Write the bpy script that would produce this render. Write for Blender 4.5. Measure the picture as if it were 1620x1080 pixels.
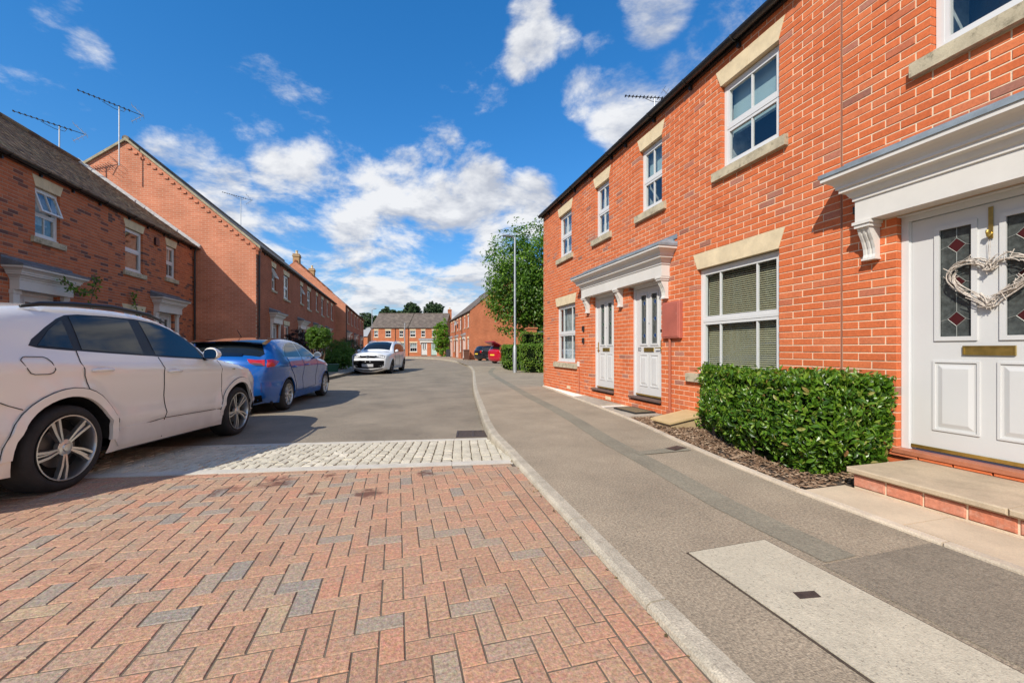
import bpy, bmesh, math, random
from mathutils import Vector, Matrix
R = random.Random(11)
for o in list(bpy.data.objects): bpy.data.objects.remove(o)
SC = bpy.context.scene
COL = SC.collection
rad = math.radians

# ------------------------------------------------------------------ camera
CAM = Vector((0, 0, 1.14)); PSI = rad(15.642); FPX = 650.0
cam = bpy.data.cameras.new('camera'); cam_o = bpy.data.objects.new('camera', cam); COL.objects.link(cam_o)
cam.sensor_width = 36; cam.lens = FPX / 1620 * 36; cam.shift_y = 12.0 / 1620
cam.clip_start = .05; cam.clip_end = 5000
cam_o.location = CAM; cam_o.rotation_euler = (math.pi / 2, 0, -PSI)
SC.camera = cam_o
def project(p):
    dx, dy, dz = p[0] - CAM.x, p[1] - CAM.y, p[2] - CAM.z
    Z = dx * math.sin(PSI) + dy * math.cos(PSI); X = dx * math.cos(PSI) - dy * math.sin(PSI)
    if Z < .2: return None
    return (810 + FPX * X / Z, 552 - FPX * dz / Z, Z)
def direction(px, py):
    X = (px - 810) / FPX; z = (552 - py) / FPX
    return Vector((X * math.cos(PSI) + math.sin(PSI), -X * math.sin(PSI) + math.cos(PSI), z)).normalized()

# ------------------------------------------------------------------ sun, sky, exposure
SUN = Vector((-.90, -.87, 1.0)).normalized()
elev = math.asin(SUN.z); azim = math.atan2(SUN.x, SUN.y)
sd = bpy.data.lights.new('sun', 'SUN'); sd.energy = 3.4; sd.angle = rad(.53); sd.color = (1.0, .93, .82)
so = bpy.data.objects.new('sun', sd); COL.objects.link(so)
so.rotation_euler = (-SUN).to_track_quat('-Z', 'Y').to_euler(); so.location = (-20, -30, 40)
SC.view_settings.view_transform = 'Standard'; SC.view_settings.look = 'None'
SC.view_settings.exposure = .64; SC.view_settings.gamma = 1.0
SC.view_settings.use_curve_mapping = False
SC.render.engine = 'CYCLES'
SC.cycles.max_bounces = 6; SC.cycles.transparent_max_bounces = 8; SC.cycles.diffuse_bounces = 4; SC.cycles.glossy_bounces = 2; SC.cycles.caustics_reflective = False; SC.cycles.caustics_refractive = False

W = bpy.data.worlds.new('World'); SC.world = W; W.use_nodes = True
nt = W.node_tree; nt.nodes.clear()
def wn(t, **k):
    n = nt.nodes.new(t)
    for a, b in k.items(): setattr(n, a, b)
    return n
def wl(a, b): nt.links.new(a, b)
def wmath(op, a, b=None, c=None, clamp=False):
    n = wn('ShaderNodeMath', operation=op); n.use_clamp = clamp
    for i, v in enumerate((a, b, c)):
        if v is None: continue
        if isinstance(v, (int, float)): n.inputs[i].default_value = v
        else: wl(v, n.inputs[i])
    return n.outputs[0]
sky = wn('ShaderNodeTexSky', sky_type='NISHITA'); sky.sun_disc = False
sky.sun_elevation = elev; sky.sun_rotation = azim; sky.air_density = 1.0; sky.dust_density = .05; sky.ozone_density = 3.0; sky.altitude = 900
tc = wn('ShaderNodeTexCoord'); gen = tc.outputs['Generated']
sep = wn('ShaderNodeSeparateXYZ'); wl(gen, sep.inputs[0])
zz = wmath('ADD', wmath('MAXIMUM', sep.outputs[2], 0.0), .30)
cmb = wn('ShaderNodeCombineXYZ')
wl(wmath('DIVIDE', sep.outputs[0], zz), cmb.inputs[0]); wl(wmath('DIVIDE', sep.outputs[1], zz), cmb.inputs[1])
wl(wmath('MULTIPLY', sep.outputs[2], 1.2), cmb.inputs[2])
def wnoise(scale, detail, rough, off=(0, 0, 0), dist=0.0, zoom=1.0):
    mp = wn('ShaderNodeMapping'); wl(cmb.outputs[0], mp.inputs[0]); mp.inputs['Location'].default_value = off; mp.inputs['Scale'].default_value = (zoom,) * 3
    n = wn('ShaderNodeTexNoise'); wl(mp.outputs[0], n.inputs['Vector'])
    n.inputs['Scale'].default_value = scale; n.inputs['Detail'].default_value = detail
    n.inputs['Roughness'].default_value = rough; n.inputs['Distortion'].default_value = dist
    return n.outputs['Fac']
# cloud banks: (pixel in the photograph -> direction in the sky, angular radius in degrees, weight)
BANKS = [(590, 320, 8, .50), (500, 295, 6, .44), (455, 290, 5, .40), (640, 270, 5, .44), (690, 225, 4.5, .40), (690, 330, 7, .50), (760, 320, 8, .54), (830, 325, 6, .6), (560, 370, 8, .42), (640, 390, 8, .42),
         (440, 380, 6, .46), (340, 300, 5, .50), (290, 250, 4.5, .50), (385, 350, 5.5, .48), (470, 430, 9, .42), (600, 455, 12, .44), (760, 440, 10, .34), (690, 480, 10, .34),
         (845, 60, 4.5, .56), (838, 20, 3.5, .5), (830, 100, 3, .45), (895, 60, 3, .36), (1040, 15, 5.5, .56), (990, 170, 7, .56), (930, 150, 4.5, .46), (1000, 225, 5, .52),
         (1130, 80, 6, .42), (1060, 130, 5.5, .44), (60, 0, 4, .36), (130, 65, 2.5, .36), (740, 500, 6, .5), (955, 60, 4, .30)]
bias = None
for px, py, r, wgt in BANKS:
    d = direction(px, py)
    vm = wn('ShaderNodeVectorMath', operation='DOT_PRODUCT'); wl(gen, vm.inputs[0]); vm.inputs[1].default_value = d
    mr = wn('ShaderNodeMapRange', interpolation_type='SMOOTHSTEP'); wl(vm.outputs['Value'], mr.inputs[0])
    mr.inputs[1].default_value = math.cos(rad(r)); mr.inputs[2].default_value = 1.0
    mr.inputs[3].default_value = 0; mr.inputs[4].default_value = wgt
    bias = mr.outputs[0] if bias is None else wmath('MAXIMUM', bias, mr.outputs[0])
n1 = wnoise(2.9, 13, .63, (3.1, 1.7, 0), .22)
n2 = wnoise(1.1, 3, .5, (7.3, 2.2, 0))
# away from the photographed part broken cloud goes on, its cover raised to add fill light (broad noise in place of the banks)
vf = wn('ShaderNodeVectorMath', operation='DOT_PRODUCT'); wl(gen, vf.inputs[0]); vf.inputs[1].default_value = direction(700, 330)
away = wn('ShaderNodeMapRange', interpolation_type='SMOOTHSTEP'); wl(vf.outputs['Value'], away.inputs[0])
away.inputs[1].default_value = .62; away.inputs[2].default_value = .25; away.inputs[3].default_value = 0; away.inputs[4].default_value = 1
broad = wmath('MULTIPLY', wmath('MULTIPLY', wmath('SUBTRACT', n2, .38, clamp=True), 3.0), away.outputs[0])
cover = wmath('ADD', wmath('MAXIMUM', bias, broad), wmath('MULTIPLY', wmath('SUBTRACT', n1, .5), 2.15))
den = wn('ShaderNodeMapRange', interpolation_type='SMOOTHSTEP'); wl(cover, den.inputs[0])
den.inputs[1].default_value = .15; den.inputs[2].default_value = .58; den.inputs[3].default_value = 0; den.inputs[4].default_value = .97
# shading: the same noise shifted towards the sun tells lit from shaded sides
n1a = wnoise(2.9, 6, .6, (3.1, 1.7, 0), .22); n1s = wnoise(2.9, 6, .6, (3.1, 1.7, 0), .22, .95)
lit = wn('ShaderNodeMapRange'); wl(wmath('SUBTRACT', n1a, n1s), lit.inputs[0])
lit.inputs[1].default_value = -.10; lit.inputs[2].default_value = .07; lit.inputs[3].default_value = 0; lit.inputs[4].default_value = 1
cc = wn('ShaderNodeMix', data_type='RGBA'); wl(lit.outputs[0], cc.inputs[0])
cc.inputs[6].default_value = (2.25, 2.4, 2.75, 1); cc.inputs[7].default_value = (3.85, 3.9, 4.0, 1)
hs = wn('ShaderNodeHueSaturation'); hs.inputs['Saturation'].default_value = 1.32; wl(sky.outputs[0], hs.inputs['Color'])
lum = wn('ShaderNodeRGBToBW'); wl(hs.outputs[0], lum.inputs[0])
sc_ = wn('ShaderNodeVectorMath', operation='SCALE'); wl(hs.outputs[0], sc_.inputs[0]); wl(wmath('DIVIDE', 1.15, wmath('MULTIPLY_ADD', lum.outputs[0], .26, 1.0)), sc_.inputs['Scale'])   # the photograph's soft highlight roll-off, the same all over the sky
mx = wn('ShaderNodeMix', data_type='RGBA'); wl(den.outputs[0], mx.inputs[0]); wl(sc_.outputs[0], mx.inputs[6]); wl(cc.outputs[2], mx.inputs[7])
bg = wn('ShaderNodeBackground'); bg.inputs['Strength'].default_value = .15; wl(mx.outputs[2], bg.inputs['Color'])
wo = wn('ShaderNodeOutputWorld'); wl(bg.outputs[0], wo.inputs[0])

# ------------------------------------------------------------------ objects and tags
def tag(o, label, cat, group=None):
    o['label'] = label; o['category'] = cat
    if group: o['group'] = group
    return o
def thing(name, label, cat, loc=(0, 0, 0), rotz=0, group=None):
    o = bpy.data.objects.new(name, None); COL.objects.link(o); o.empty_display_size = .2
    o.location = loc; o.rotation_euler = (0, 0, rotz)
    return tag(o, label, cat, group)
def empty(name, parent, loc=(0, 0, 0), rotz=0):
    o = bpy.data.objects.new(name, None); COL.objects.link(o); o.parent = parent; o.location = loc; o.rotation_euler = (0, 0, rotz); o.empty_display_size = .1
    return o
def inst(name, mesh, parent, loc=(0, 0, 0), rot=(0, 0, 0), scale=None):
    o = bpy.data.objects.new(name, mesh); COL.objects.link(o); o.parent = parent; o.location = loc; o.rotation_euler = rot
    if scale: o.scale = scale
    return o

class MB:
    def __init__(s): s.v = []; s.f = []; s.mi = []
    def add(s, vs, fs, mi=0):
        b = len(s.v); s.v += [tuple(p) for p in vs]
        for f in fs: s.f.append([b + i for i in f]); s.mi.append(mi)
        return s
    def box(s, x0, x1, y0, y1, z0, z1, mi=0):
        return s.add([(x0, y0, z0), (x1, y0, z0), (x1, y1, z0), (x0, y1, z0), (x0, y0, z1), (x1, y0, z1), (x1, y1, z1), (x0, y1, z1)],
                     [(0, 3, 2, 1), (4, 5, 6, 7), (0, 1, 5, 4), (1, 2, 6, 5), (2, 3, 7, 6), (3, 0, 4, 7)], mi)
    def bbox(s, x0, x1, y0, y1, z0, z1, b=.003, mi=0):          # box with chamfered outer (+y) face and top
        o = len(s.v)
        a = [(x0, y0, z0), (x1, y0, z0), (x1, y0, z1), (x0, y0, z1), (x0, y1 - b, z0), (x1, y1 - b, z0), (x1, y1 - b, z1), (x0, y1 - b, z1),
             (x0 + b, y1, z0 + b), (x1 - b, y1, z0 + b), (x1 - b, y1, z1 - b), (x0 + b, y1, z1 - b)]
        return s.add(a, [(0, 4, 5, 1), (1, 5, 6, 2), (2, 6, 7, 3), (3, 7, 4, 0), (4, 8, 9, 5), (5, 9, 10, 6), (6, 10, 11, 7), (7, 11, 8, 4), (8, 11, 10, 9), (0, 1, 2, 3)], mi)
    def prism(s, poly, a, b, axis='z', mi=0):                   # poly in the two other axes, extruded from a to b
        n = len(poly)
        def P(p, h): return {'z': (p[0], p[1], h), 'y': (p[0], h, p[1]), 'x': (h, p[0], p[1])}[axis]
        return s.add([P(p, a) for p in poly] + [P(p, b) for p in poly],
                     [list(range(n))[::-1], list(range(n, 2 * n))] + [(i, (i + 1) % n, n + (i + 1) % n, n + i) for i in range(n)], mi)
    def loft(s, rings, closed=True, cap=True, mi=0):
        n = len(rings[0]); vs = [p for r in rings for p in r]; fs = []
        for i in range(len(rings) - 1):
            for j in range(n if closed else n - 1):
                k = (j + 1) % n; fs.append((i * n + j, i * n + k, (i + 1) * n + k, (i + 1) * n + j))
        if cap: fs.append(list(range(n))[::-1]); fs.append([(len(rings) - 1) * n + j for j in range(n)])
        return s.add(vs, fs, mi)
    def tube(s, pts, r, n=8, mi=0):
        pts = [Vector(p) for p in pts]; rings = []
        rr = r if isinstance(r, (list, tuple)) else [r] * len(pts); up = None
        for i, p in enumerate(pts):
            t = (pts[min(i + 1, len(pts) - 1)] - pts[max(i - 1, 0)]).normalized()
            if up is None or abs(up.dot(t)) > .95: up = Vector((0, 0, 1)) if abs(t.z) < .9 else Vector((1, 0, 0))
            a = t.cross(up).normalized(); b = a.cross(t).normalized(); up = b
            rings.append([p + (a * math.cos(2 * math.pi * k / n) + b * math.sin(2 * math.pi * k / n)) * rr[i] for k in range(n)])
        return s.loft(rings, True, True, mi)
    def lathe(s, prof, n=24, mi=0, axis='z', cap=False):        # prof: (r, h)
        rings = []
        for r_, h in prof:
            ring = []
            for k in range(n):
                a = 2 * math.pi * k / n; c, d = r_ * math.cos(a), r_ * math.sin(a)
                ring.append({'z': (c, d, h), 'y': (c, h, d), 'x': (h, c, d)}[axis])
            rings.append(ring)
        return s.loft(rings, True, cap, mi)
    def mesh(s, name, mats, smooth=False, recalc=True):
        me = bpy.data.meshes.new(name); me.from_pydata(s.v, [], s.f)
        if not isinstance(mats, (list, tuple)): mats = [mats]
        for m in mats: me.materials.append(m)
        if len(mats) > 1: me.polygons.foreach_set('material_index', s.mi)
        if recalc:
            bm = bmesh.new(); bm.from_mesh(me); bmesh.ops.recalc_face_normals(bm, faces=bm.faces); bm.to_mesh(me); bm.free()
        if smooth: me.polygons.foreach_set('use_smooth', [True] * len(me.polygons))
        me.update(); return me
    def build(s, name, mats, parent=None, smooth=False, recalc=True, loc=(0, 0, 0), rot=(0, 0, 0), kind=None, angle=None):
        me = s.mesh(name, mats, smooth or angle is not None, recalc)
        if angle is not None:
            try: me.set_sharp_from_angle(angle=rad(angle))
            except Exception: pass
        o = inst(name, me, parent, loc, rot)
        if kind: o['kind'] = kind
        return o

# ------------------------------------------------------------------ materials
MATS = {}
def _new(name):
    m = bpy.data.materials.new(name); m.use_nodes = True; t = m.node_tree
    return m, t, t.nodes['Principled BSDF'], (lambda ty: t.nodes.new(ty)), t.links.new
def c4(c): return (c[0], c[1], c[2], 1)
def scl(c, k): return (c[0] * k, c[1] * k, c[2] * k, 1)
def mat(name, col, rough=.6, metal=0, var=.0, vs=6., grain=0., gs=180., bump=0., bs=120., coat=0., spec=.5, col2=None, rnd=0., detail=5, emit=0., stain=None):
    """plain surface: base colour, broad variation (var, scale vs, towards col2), fine grain, bump"""
    if name in MATS: return MATS[name]
    m, t, p, N, L = _new(name)
    p.inputs['Roughness'].default_value = rough; p.inputs['Metallic'].default_value = metal
    p.inputs['Coat Weight'].default_value = coat; p.inputs['Coat Roughness'].default_value = .04; p.inputs['Specular IOR Level'].default_value = spec
    p.inputs['Base Color'].default_value = c4(col)
    tc = N('ShaderNodeTexCoord'); out = None
    if var or grain or rnd or stain:
        def mixn(fac, a, b):
            x = N('ShaderNodeMix'); x.data_type = 'RGBA'; L(fac, x.inputs[0])
            for i, q in ((6, a), (7, b)):
                if isinstance(q, tuple): x.inputs[i].default_value = q
                else: L(q, x.inputs[i])
            return x
        out = c4(col)
        if var:
            n = N('ShaderNodeTexNoise'); n.inputs['Scale'].default_value = vs; n.inputs['Detail'].default_value = detail; n.inputs['Roughness'].default_value = .65; L(tc.outputs['Object'], n.inputs['Vector'])
            mr = N('ShaderNodeMapRange'); L(n.outputs['Fac'], mr.inputs[0]); mr.inputs[1].default_value = .32; mr.inputs[2].default_value = .68
            b = c4(col2) if col2 else scl(col, 1 + var)
            a = c4(col) if col2 else scl(col, 1 - var)
            out = mixn(mr.outputs[0], a, b).outputs[2]
        if stain:                                  # (colour, scale, threshold, strength): dirt marks with a shape of their own
            n = N('ShaderNodeTexNoise'); n.inputs['Scale'].default_value = stain[1]; n.inputs['Detail'].default_value = 8; n.inputs['Roughness'].default_value = .7; L(tc.outputs['Object'], n.inputs['Vector'])
            mr = N('ShaderNodeMapRange'); L(n.outputs['Fac'], mr.inputs[0]); mr.inputs[1].default_value = stain[2]; mr.inputs[2].default_value = stain[2] + .12; mr.inputs[4].default_value = stain[3]
            out = mixn(mr.outputs[0], out, c4(stain[0])).outputs[2]
        if grain:
            n = N('ShaderNodeTexNoise'); n.inputs['Scale'].default_value = gs; n.inputs['Detail'].default_value = 3; n.inputs['Roughness'].default_value = .8; L(tc.outputs['Object'], n.inputs['Vector'])
            mr = N('ShaderNodeMapRange'); L(n.outputs['Fac'], mr.inputs[0]); mr.inputs[1].default_value = .25; mr.inputs[2].default_value = .75; mr.inputs[3].default_value = 1 - grain; mr.inputs[4].default_value = 1 + grain
            v = N('ShaderNodeVectorMath'); v.operation = 'SCALE'
            if isinstance(out, tuple): v.inputs[0].default_value = out[:3]
            else: L(out, v.inputs[0])
            L(mr.outputs[0], v.inputs['Scale']); out = v.outputs[0]
        if rnd:
            g = N('ShaderNodeNewGeometry'); oi = N('ShaderNodeObjectInfo')
            a = N('ShaderNodeMath'); a.operation = 'ADD'; L(g.outputs['Random Per Island'], a.inputs[0]); L(oi.outputs['Random'], a.inputs[1])
            fr = N('ShaderNodeMath'); fr.operation = 'FRACT'; L(a.outputs[0], fr.inputs[0])
            mr = N('ShaderNodeMapRange'); L(fr.outputs[0], mr.inputs[0]); mr.inputs[3].default_value = 1 - rnd; mr.inputs[4].default_value = 1 + rnd
            v = N('ShaderNodeVectorMath'); v.operation = 'SCALE'
            if isinstance(out, tuple): v.inputs[0].default_value = out[:3]
            else: L(out, v.inputs[0])
            L(mr.outputs[0], v.inputs['Scale']); out = v.outputs[0]
        if not isinstance(out, tuple): L(out, p.inputs['Base Color'])
    if bump:
        n = N('ShaderNodeTexNoise'); n.inputs['Scale'].default_value = bs; n.inputs['Detail'].default_value = 4; L(tc.outputs['Object'], n.inputs['Vector'])
        b = N('ShaderNodeBump'); b.inputs['Strength'].default_value = bump; b.inputs['Distance'].default_value = .01; L(n.outputs['Fac'], b.inputs['Height']); L(b.outputs[0], p.inputs['Normal'])
    if emit: p.inputs['Emission Color'].default_value = c4(col); p.inputs['Emission Strength'].default_value = emit
    MATS[name] = m; return m
def piece_mat(name, stops, grain=.18, gs=90., rough=.85, bump=.25, bs=140., mottle=None, mots=9., speck=None):
    """bricks, blocks, tiles: a colour of its own for every piece (object or island), with grain and blotches"""
    m, t, p, N, L = _new(name); p.inputs['Roughness'].default_value = rough; p.inputs['Specular IOR Level'].default_value = .25
    tc = N('ShaderNodeTexCoord'); g = N('ShaderNodeNewGeometry'); oi = N('ShaderNodeObjectInfo')
    a = N('ShaderNodeMath'); a.operation = 'ADD'; L(g.outputs['Random Per Island'], a.inputs[0]); L(oi.outputs['Random'], a.inputs[1])
    fr = N('ShaderNodeMath'); fr.operation = 'FRACT'; L(a.outputs[0], fr.inputs[0])
    cr = N('ShaderNodeValToRGB'); L(fr.outputs[0], cr.inputs[0]); e = cr.color_ramp.elements
    cr.color_ramp.interpolation = 'LINEAR'
    while len(e) < len(stops): e.new(.5)
    for i, (pos, col) in enumerate(stops): e[i].position = pos; e[i].color = c4(col)
    col = cr.outputs[0]
    pos = N('ShaderNodeNewGeometry').outputs['Position']
    if mottle:
        n = N('ShaderNodeTexNoise'); n.inputs['Scale'].default_value = mots; n.inputs['Detail'].default_value = 6; n.inputs['Roughness'].default_value = .7; L(pos, n.inputs['Vector'])
        mr = N('ShaderNodeMapRange'); L(n.outputs['Fac'], mr.inputs[0]); mr.inputs[1].default_value = .5; mr.inputs[2].default_value = .72; mr.inputs[4].default_value = mottle[1]
        x = N('ShaderNodeMix'); x.data_type = 'RGBA'; L(mr.outputs[0], x.inputs[0]); L(col, x.inputs[6]); x.inputs[7].default_value = c4(mottle[0]); col = x.outputs[2]
    if speck:                                 # coloured aggregate showing on worn faces: (scale, strength)
        n = N('ShaderNodeTexNoise'); n.inputs['Scale'].default_value = speck[0]; n.inputs['Detail'].default_value = 2; L(pos, n.inputs['Vector'])
        x = N('ShaderNodeMix'); x.data_type = 'RGBA'; x.blend_type = 'OVERLAY'; x.inputs[0].default_value = speck[1]; L(col, x.inputs[6]); L(n.outputs['Color'], x.inputs[7]); col = x.outputs[2]
    n = N('ShaderNodeTexNoise'); n.inputs['Scale'].default_value = gs; n.inputs['Detail'].default_value = 5; n.inputs['Roughness'].default_value = .75; L(pos, n.inputs['Vector'])
    mr = N('ShaderNodeMapRange'); L(n.outputs['Fac'], mr.inputs[0]); mr.inputs[1].default_value = .25; mr.inputs[2].default_value = .75; mr.inputs[3].default_value = 1 - grain; mr.inputs[4].default_value = 1 + grain
    v = N('ShaderNodeVectorMath'); v.operation = 'SCALE'; L(col, v.inputs[0]); L(mr.outputs[0], v.inputs['Scale']); L(v.outputs[0], p.inputs['Base Color'])
    n2 = N('ShaderNodeTexNoise'); n2.inputs['Scale'].default_value = bs; n2.inputs['Detail'].default_value = 4; L(pos, n2.inputs['Vector'])
    b = N('ShaderNodeBump'); b.inputs['Strength'].default_value = bump; b.inputs['Distance'].default_value = .006; L(n2.outputs['Fac'], b.inputs['Height']); L(b.outputs[0], p.inputs['Normal'])
    MATS[name] = m; return m
def far_brick(name, c1, c2, mortar):
    """walls too far off to tell the bricks apart: brick texture in the wall's own plane (x along, z up)"""
    m, t, p, N, L = _new(name); p.inputs['Roughness'].default_value = .9; p.inputs['Specular IOR Level'].default_value = .2
    tc = N('ShaderNodeTexCoord'); sx = N('ShaderNodeSeparateXYZ'); L(tc.outputs['Object'], sx.inputs[0]); cb = N('ShaderNodeCombineXYZ')
    L(sx.outputs[0], cb.inputs[0]); L(sx.outputs[2], cb.inputs[1])
    br = N('ShaderNodeTexBrick'); L(cb.outputs[0], br.inputs['Vector']); br.inputs['Scale'].default_value = 1
    br.inputs['Brick Width'].default_value = .225; br.inputs['Row Height'].default_value = .075; br.inputs['Mortar Size'].default_value = .0055; br.inputs['Mortar Smooth'].default_value = .3
    br.inputs['Color1'].default_value = c4(c1); br.inputs['Color2'].default_value = c4(c2); br.inputs['Mortar'].default_value = c4(mortar); br.inputs['Bias'].default_value = -.1
    n = N('ShaderNodeTexNoise'); n.inputs['Scale'].default_value = 1.1; n.inputs['Detail'].default_value = 6; L(tc.outputs['Object'], n.inputs['Vector'])
    mr = N('ShaderNodeMapRange'); L(n.outputs['Fac'], mr.inputs[0]); mr.inputs[1].default_value = .3; mr.inputs[2].default_value = .7; mr.inputs[3].default_value = .82; mr.inputs[4].default_value = 1.15
    v = N('ShaderNodeVectorMath'); v.operation = 'SCALE'; L(br.outputs['Color'], v.inputs[0]); L(mr.outputs[0], v.inputs['Scale']); L(v.outputs[0], p.inputs['Base Color'])
    b = N('ShaderNodeBump'); b.inputs['Strength'].default_value = .4; b.inputs['Distance'].default_value = .008; b.invert = True; L(br.outputs['Fac'], b.inputs['Height']); L(b.outputs[0], p.inputs['Normal'])
    MATS[name] = m; return m
def far_tile(name, c1, c2):
    m, t, p, N, L = _new(name); p.inputs['Roughness'].default_value = .9
    tc = N('ShaderNodeTexCoord'); br = N('ShaderNodeTexBrick'); L(tc.outputs['Object'], br.inputs['Vector']); br.inputs['Scale'].default_value = 1
    br.inputs['Brick Width'].default_value = .3; br.inputs['Row Height'].default_value = .28; br.inputs['Mortar Size'].default_value = .012
    br.inputs['Color1'].default_value = c4(c1); br.inputs['Color2'].default_value = c4(c2); br.inputs['Mortar'].default_value = scl(c1, .4)
    n = N('ShaderNodeTexNoise'); n.inputs['Scale'].default_value = 1.6; n.inputs['Detail'].default_value = 7; L(tc.outputs['Object'], n.inputs['Vector'])
    mr = N('ShaderNodeMapRange'); L(n.outputs['Fac'], mr.inputs[0]); mr.inputs[1].default_value = .3; mr.inputs[2].default_value = .7; mr.inputs[3].default_value = .7; mr.inputs[4].default_value = 1.3
    v = N('ShaderNodeVectorMath'); v.operation = 'SCALE'; L(br.outputs['Color'], v.inputs[0]); L(mr.outputs[0], v.inputs['Scale']); L(v.outputs[0], p.inputs['Base Color'])
    b = N('ShaderNodeBump'); b.inputs['Strength'].default_value = .7; b.inputs['Distance'].default_value = .02; b.invert = True; L(br.outputs['Fac'], b.inputs['Height']); L(b.outputs[0], p.inputs['Normal'])
    MATS[name] = m; return m
def glass_mat(name, tint=(.75, .85, .88), refl=1.45, base=.06):
    m, t, p, N, L = _new(name); t.nodes.remove(p); o = t.nodes['Material Output']
    lw = N('ShaderNodeLayerWeight'); lw.inputs[0].default_value = .5
    pw = N('ShaderNodeMath'); pw.operation = 'POWER'; L(lw.outputs['Facing'], pw.inputs[0]); pw.inputs[1].default_value = 4.5
    ad = N('ShaderNodeMath'); ad.operation = 'MULTIPLY_ADD'; ad.use_clamp = True; L(pw.outputs[0], ad.inputs[0]); ad.inputs[1].default_value = .8; ad.inputs[2].default_value = base
    tr = N('ShaderNodeBsdfTransparent'); tr.inputs[0].default_value = c4(tint)
    gl = N('ShaderNodeBsdfGlossy'); gl.inputs['Roughness'].default_value = .02; gl.inputs['Color'].default_value = (1, 1, 1, 1)
    ms = N('ShaderNodeMixShader'); L(ad.outputs[0], ms.inputs[0]); L(tr.outputs[0], ms.inputs[1]); L(gl.outputs[0], ms.inputs[2]); L(ms.outputs[0], o.inputs[0])
    MATS[name] = m; return m
def leaf_mat(name, stops, rough=.4, trans=.25):
    m, t, p, N, L = _new(name); p.inputs['Roughness'].default_value = rough; p.inputs['Specular IOR Level'].default_value = .45
    g = N('ShaderNodeNewGeometry'); cr = N('ShaderNodeValToRGB'); L(g.outputs['Random Per Island'], cr.inputs[0]); e = cr.color_ramp.elements
    while len(e) < len(stops): e.new(.5)
    for i, (pos, col) in enumerate(stops): e[i].position = pos; e[i].color = c4(col)
    L(cr.outputs[0], p.inputs['Base Color'])
    o = t.nodes['Material Output']; tl = N('ShaderNodeBsdfTranslucent'); v = N('ShaderNodeVectorMath'); v.operation = 'MULTIPLY'; L(cr.outputs[0], v.inputs[0]); v.inputs[1].default_value = (1.5, 1.7, .5); L(v.outputs[0], tl.inputs[0])
    ms = N('ShaderNodeMixShader'); ms.inputs[0].default_value = trans; L(p.outputs[0], ms.inputs[1]); L(tl.outputs[0], ms.inputs[2]); L(ms.outputs[0], o.inputs[0])
    MATS[name] = m; return m

B_RIGHT = piece_mat('brick_red', [(0, (.54, .13, .045)), (.3, (.64, .165, .06)), (.62, (.59, .145, .05)), (.8, (.66, .19, .075)), (.94, (.50, .15, .075)), (.97, (.42, .18, .125)), (1, (.28, .12, .085))], grain=.22, gs=45, mottle=((.42, .10, .045), .45), mots=5)
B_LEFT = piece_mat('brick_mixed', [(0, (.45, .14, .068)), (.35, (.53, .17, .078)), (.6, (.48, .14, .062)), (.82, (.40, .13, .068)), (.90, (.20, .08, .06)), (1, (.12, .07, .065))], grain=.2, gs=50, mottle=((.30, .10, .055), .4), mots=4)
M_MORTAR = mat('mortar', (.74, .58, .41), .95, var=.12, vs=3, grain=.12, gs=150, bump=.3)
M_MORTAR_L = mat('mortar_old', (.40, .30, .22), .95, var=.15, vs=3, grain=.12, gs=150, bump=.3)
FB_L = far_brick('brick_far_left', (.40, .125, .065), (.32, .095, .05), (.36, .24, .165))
FB_G = far_brick('brick_gable_sunlit', (.62, .235, .135), (.54, .19, .105), (.62, .42, .30))  # sunlight put into the colour: lighter copy of the left terraces' front brick
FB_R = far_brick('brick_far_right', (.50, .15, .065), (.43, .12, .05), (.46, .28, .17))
FB_Y = far_brick('brick_chimney', (.45, .27, .13), (.38, .22, .10), (.42, .33, .22))
T_LEFT = piece_mat('roof_tile_brown', [(0, (.10, .065, .045)), (.3, (.19, .12, .075)), (.6, (.12, .085, .06)), (.8, (.26, .18, .11)), (1, (.06, .045, .04))], grain=.3, gs=30, mottle=((.24, .23, .13), .5), mots=2.5)
T_FAR = far_tile('roof_tile_far', (.17, .14, .11), (.13, .10, .085))
T_RED = far_tile('roof_tile_orange', (.45, .16, .08), (.38, .13, .065))
M_STONE = mat('cast_stone', (.67, .55, .36), .9, var=.15, vs=5, grain=.08, gs=120, bump=.15)
M_SILL = mat('stone_sill_weathered', (.47, .41, .29), .95, var=.2, vs=6, grain=.15, gs=90, bump=.25, stain=((.17, .15, .10), 14, .52, .75))
M_UPVC = mat('white_upvc', (.64, .645, .64), .28, var=.03, vs=2)
M_WHITE = mat('white_painted_moulding', (.66, .64, .60), .45, var=.05, vs=3, stain=((.55, .50, .42), 7, .62, .35))
M_DOOR = mat('white_door_skin', (.60, .60, .59), .35, var=.02, vs=2, bump=.03, bs=60)
M_LEAD = mat('lead_flashing', (.27, .32, .36), .55, metal=.25, var=.25, vs=5, grain=.1)
M_LEADD = mat('lead_flashing_dull', (.14, .16, .19), .6, metal=.2, var=.25, vs=5)
M_BLACK = mat('black_plastic', (.018, .018, .02), .38)
M_GUT = mat('black_gutter', (.022, .022, .024), .32, var=.3, vs=4)
M_BRASS = mat('brass', (.62, .45, .13), .28, metal=.9, var=.15, vs=20)
M_CHROME = mat('chrome', (.75, .75, .76), .15, metal=1)
M_STEEL = mat('galvanised_steel', (.42, .44, .46), .5, metal=.6, var=.15, vs=8)
M_ALU = mat('aluminium', (.5, .5, .52), .4, metal=.8)
M_GLASS = glass_mat('window_glass', (.965, .985, .985), 1.5, .05)
M_ROOM = mat('dark_room', (.03, .035, .045), .9, var=.5, vs=3)
M_BLIND = mat('olive_blind', (.42, .395, .26), .6)
M_RBLIND = mat('roller_blind', (.30, .42, .45), .8)
M_NET = mat('net_curtain', (.36, .40, .40), .9, var=.35, vs=9)
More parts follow.
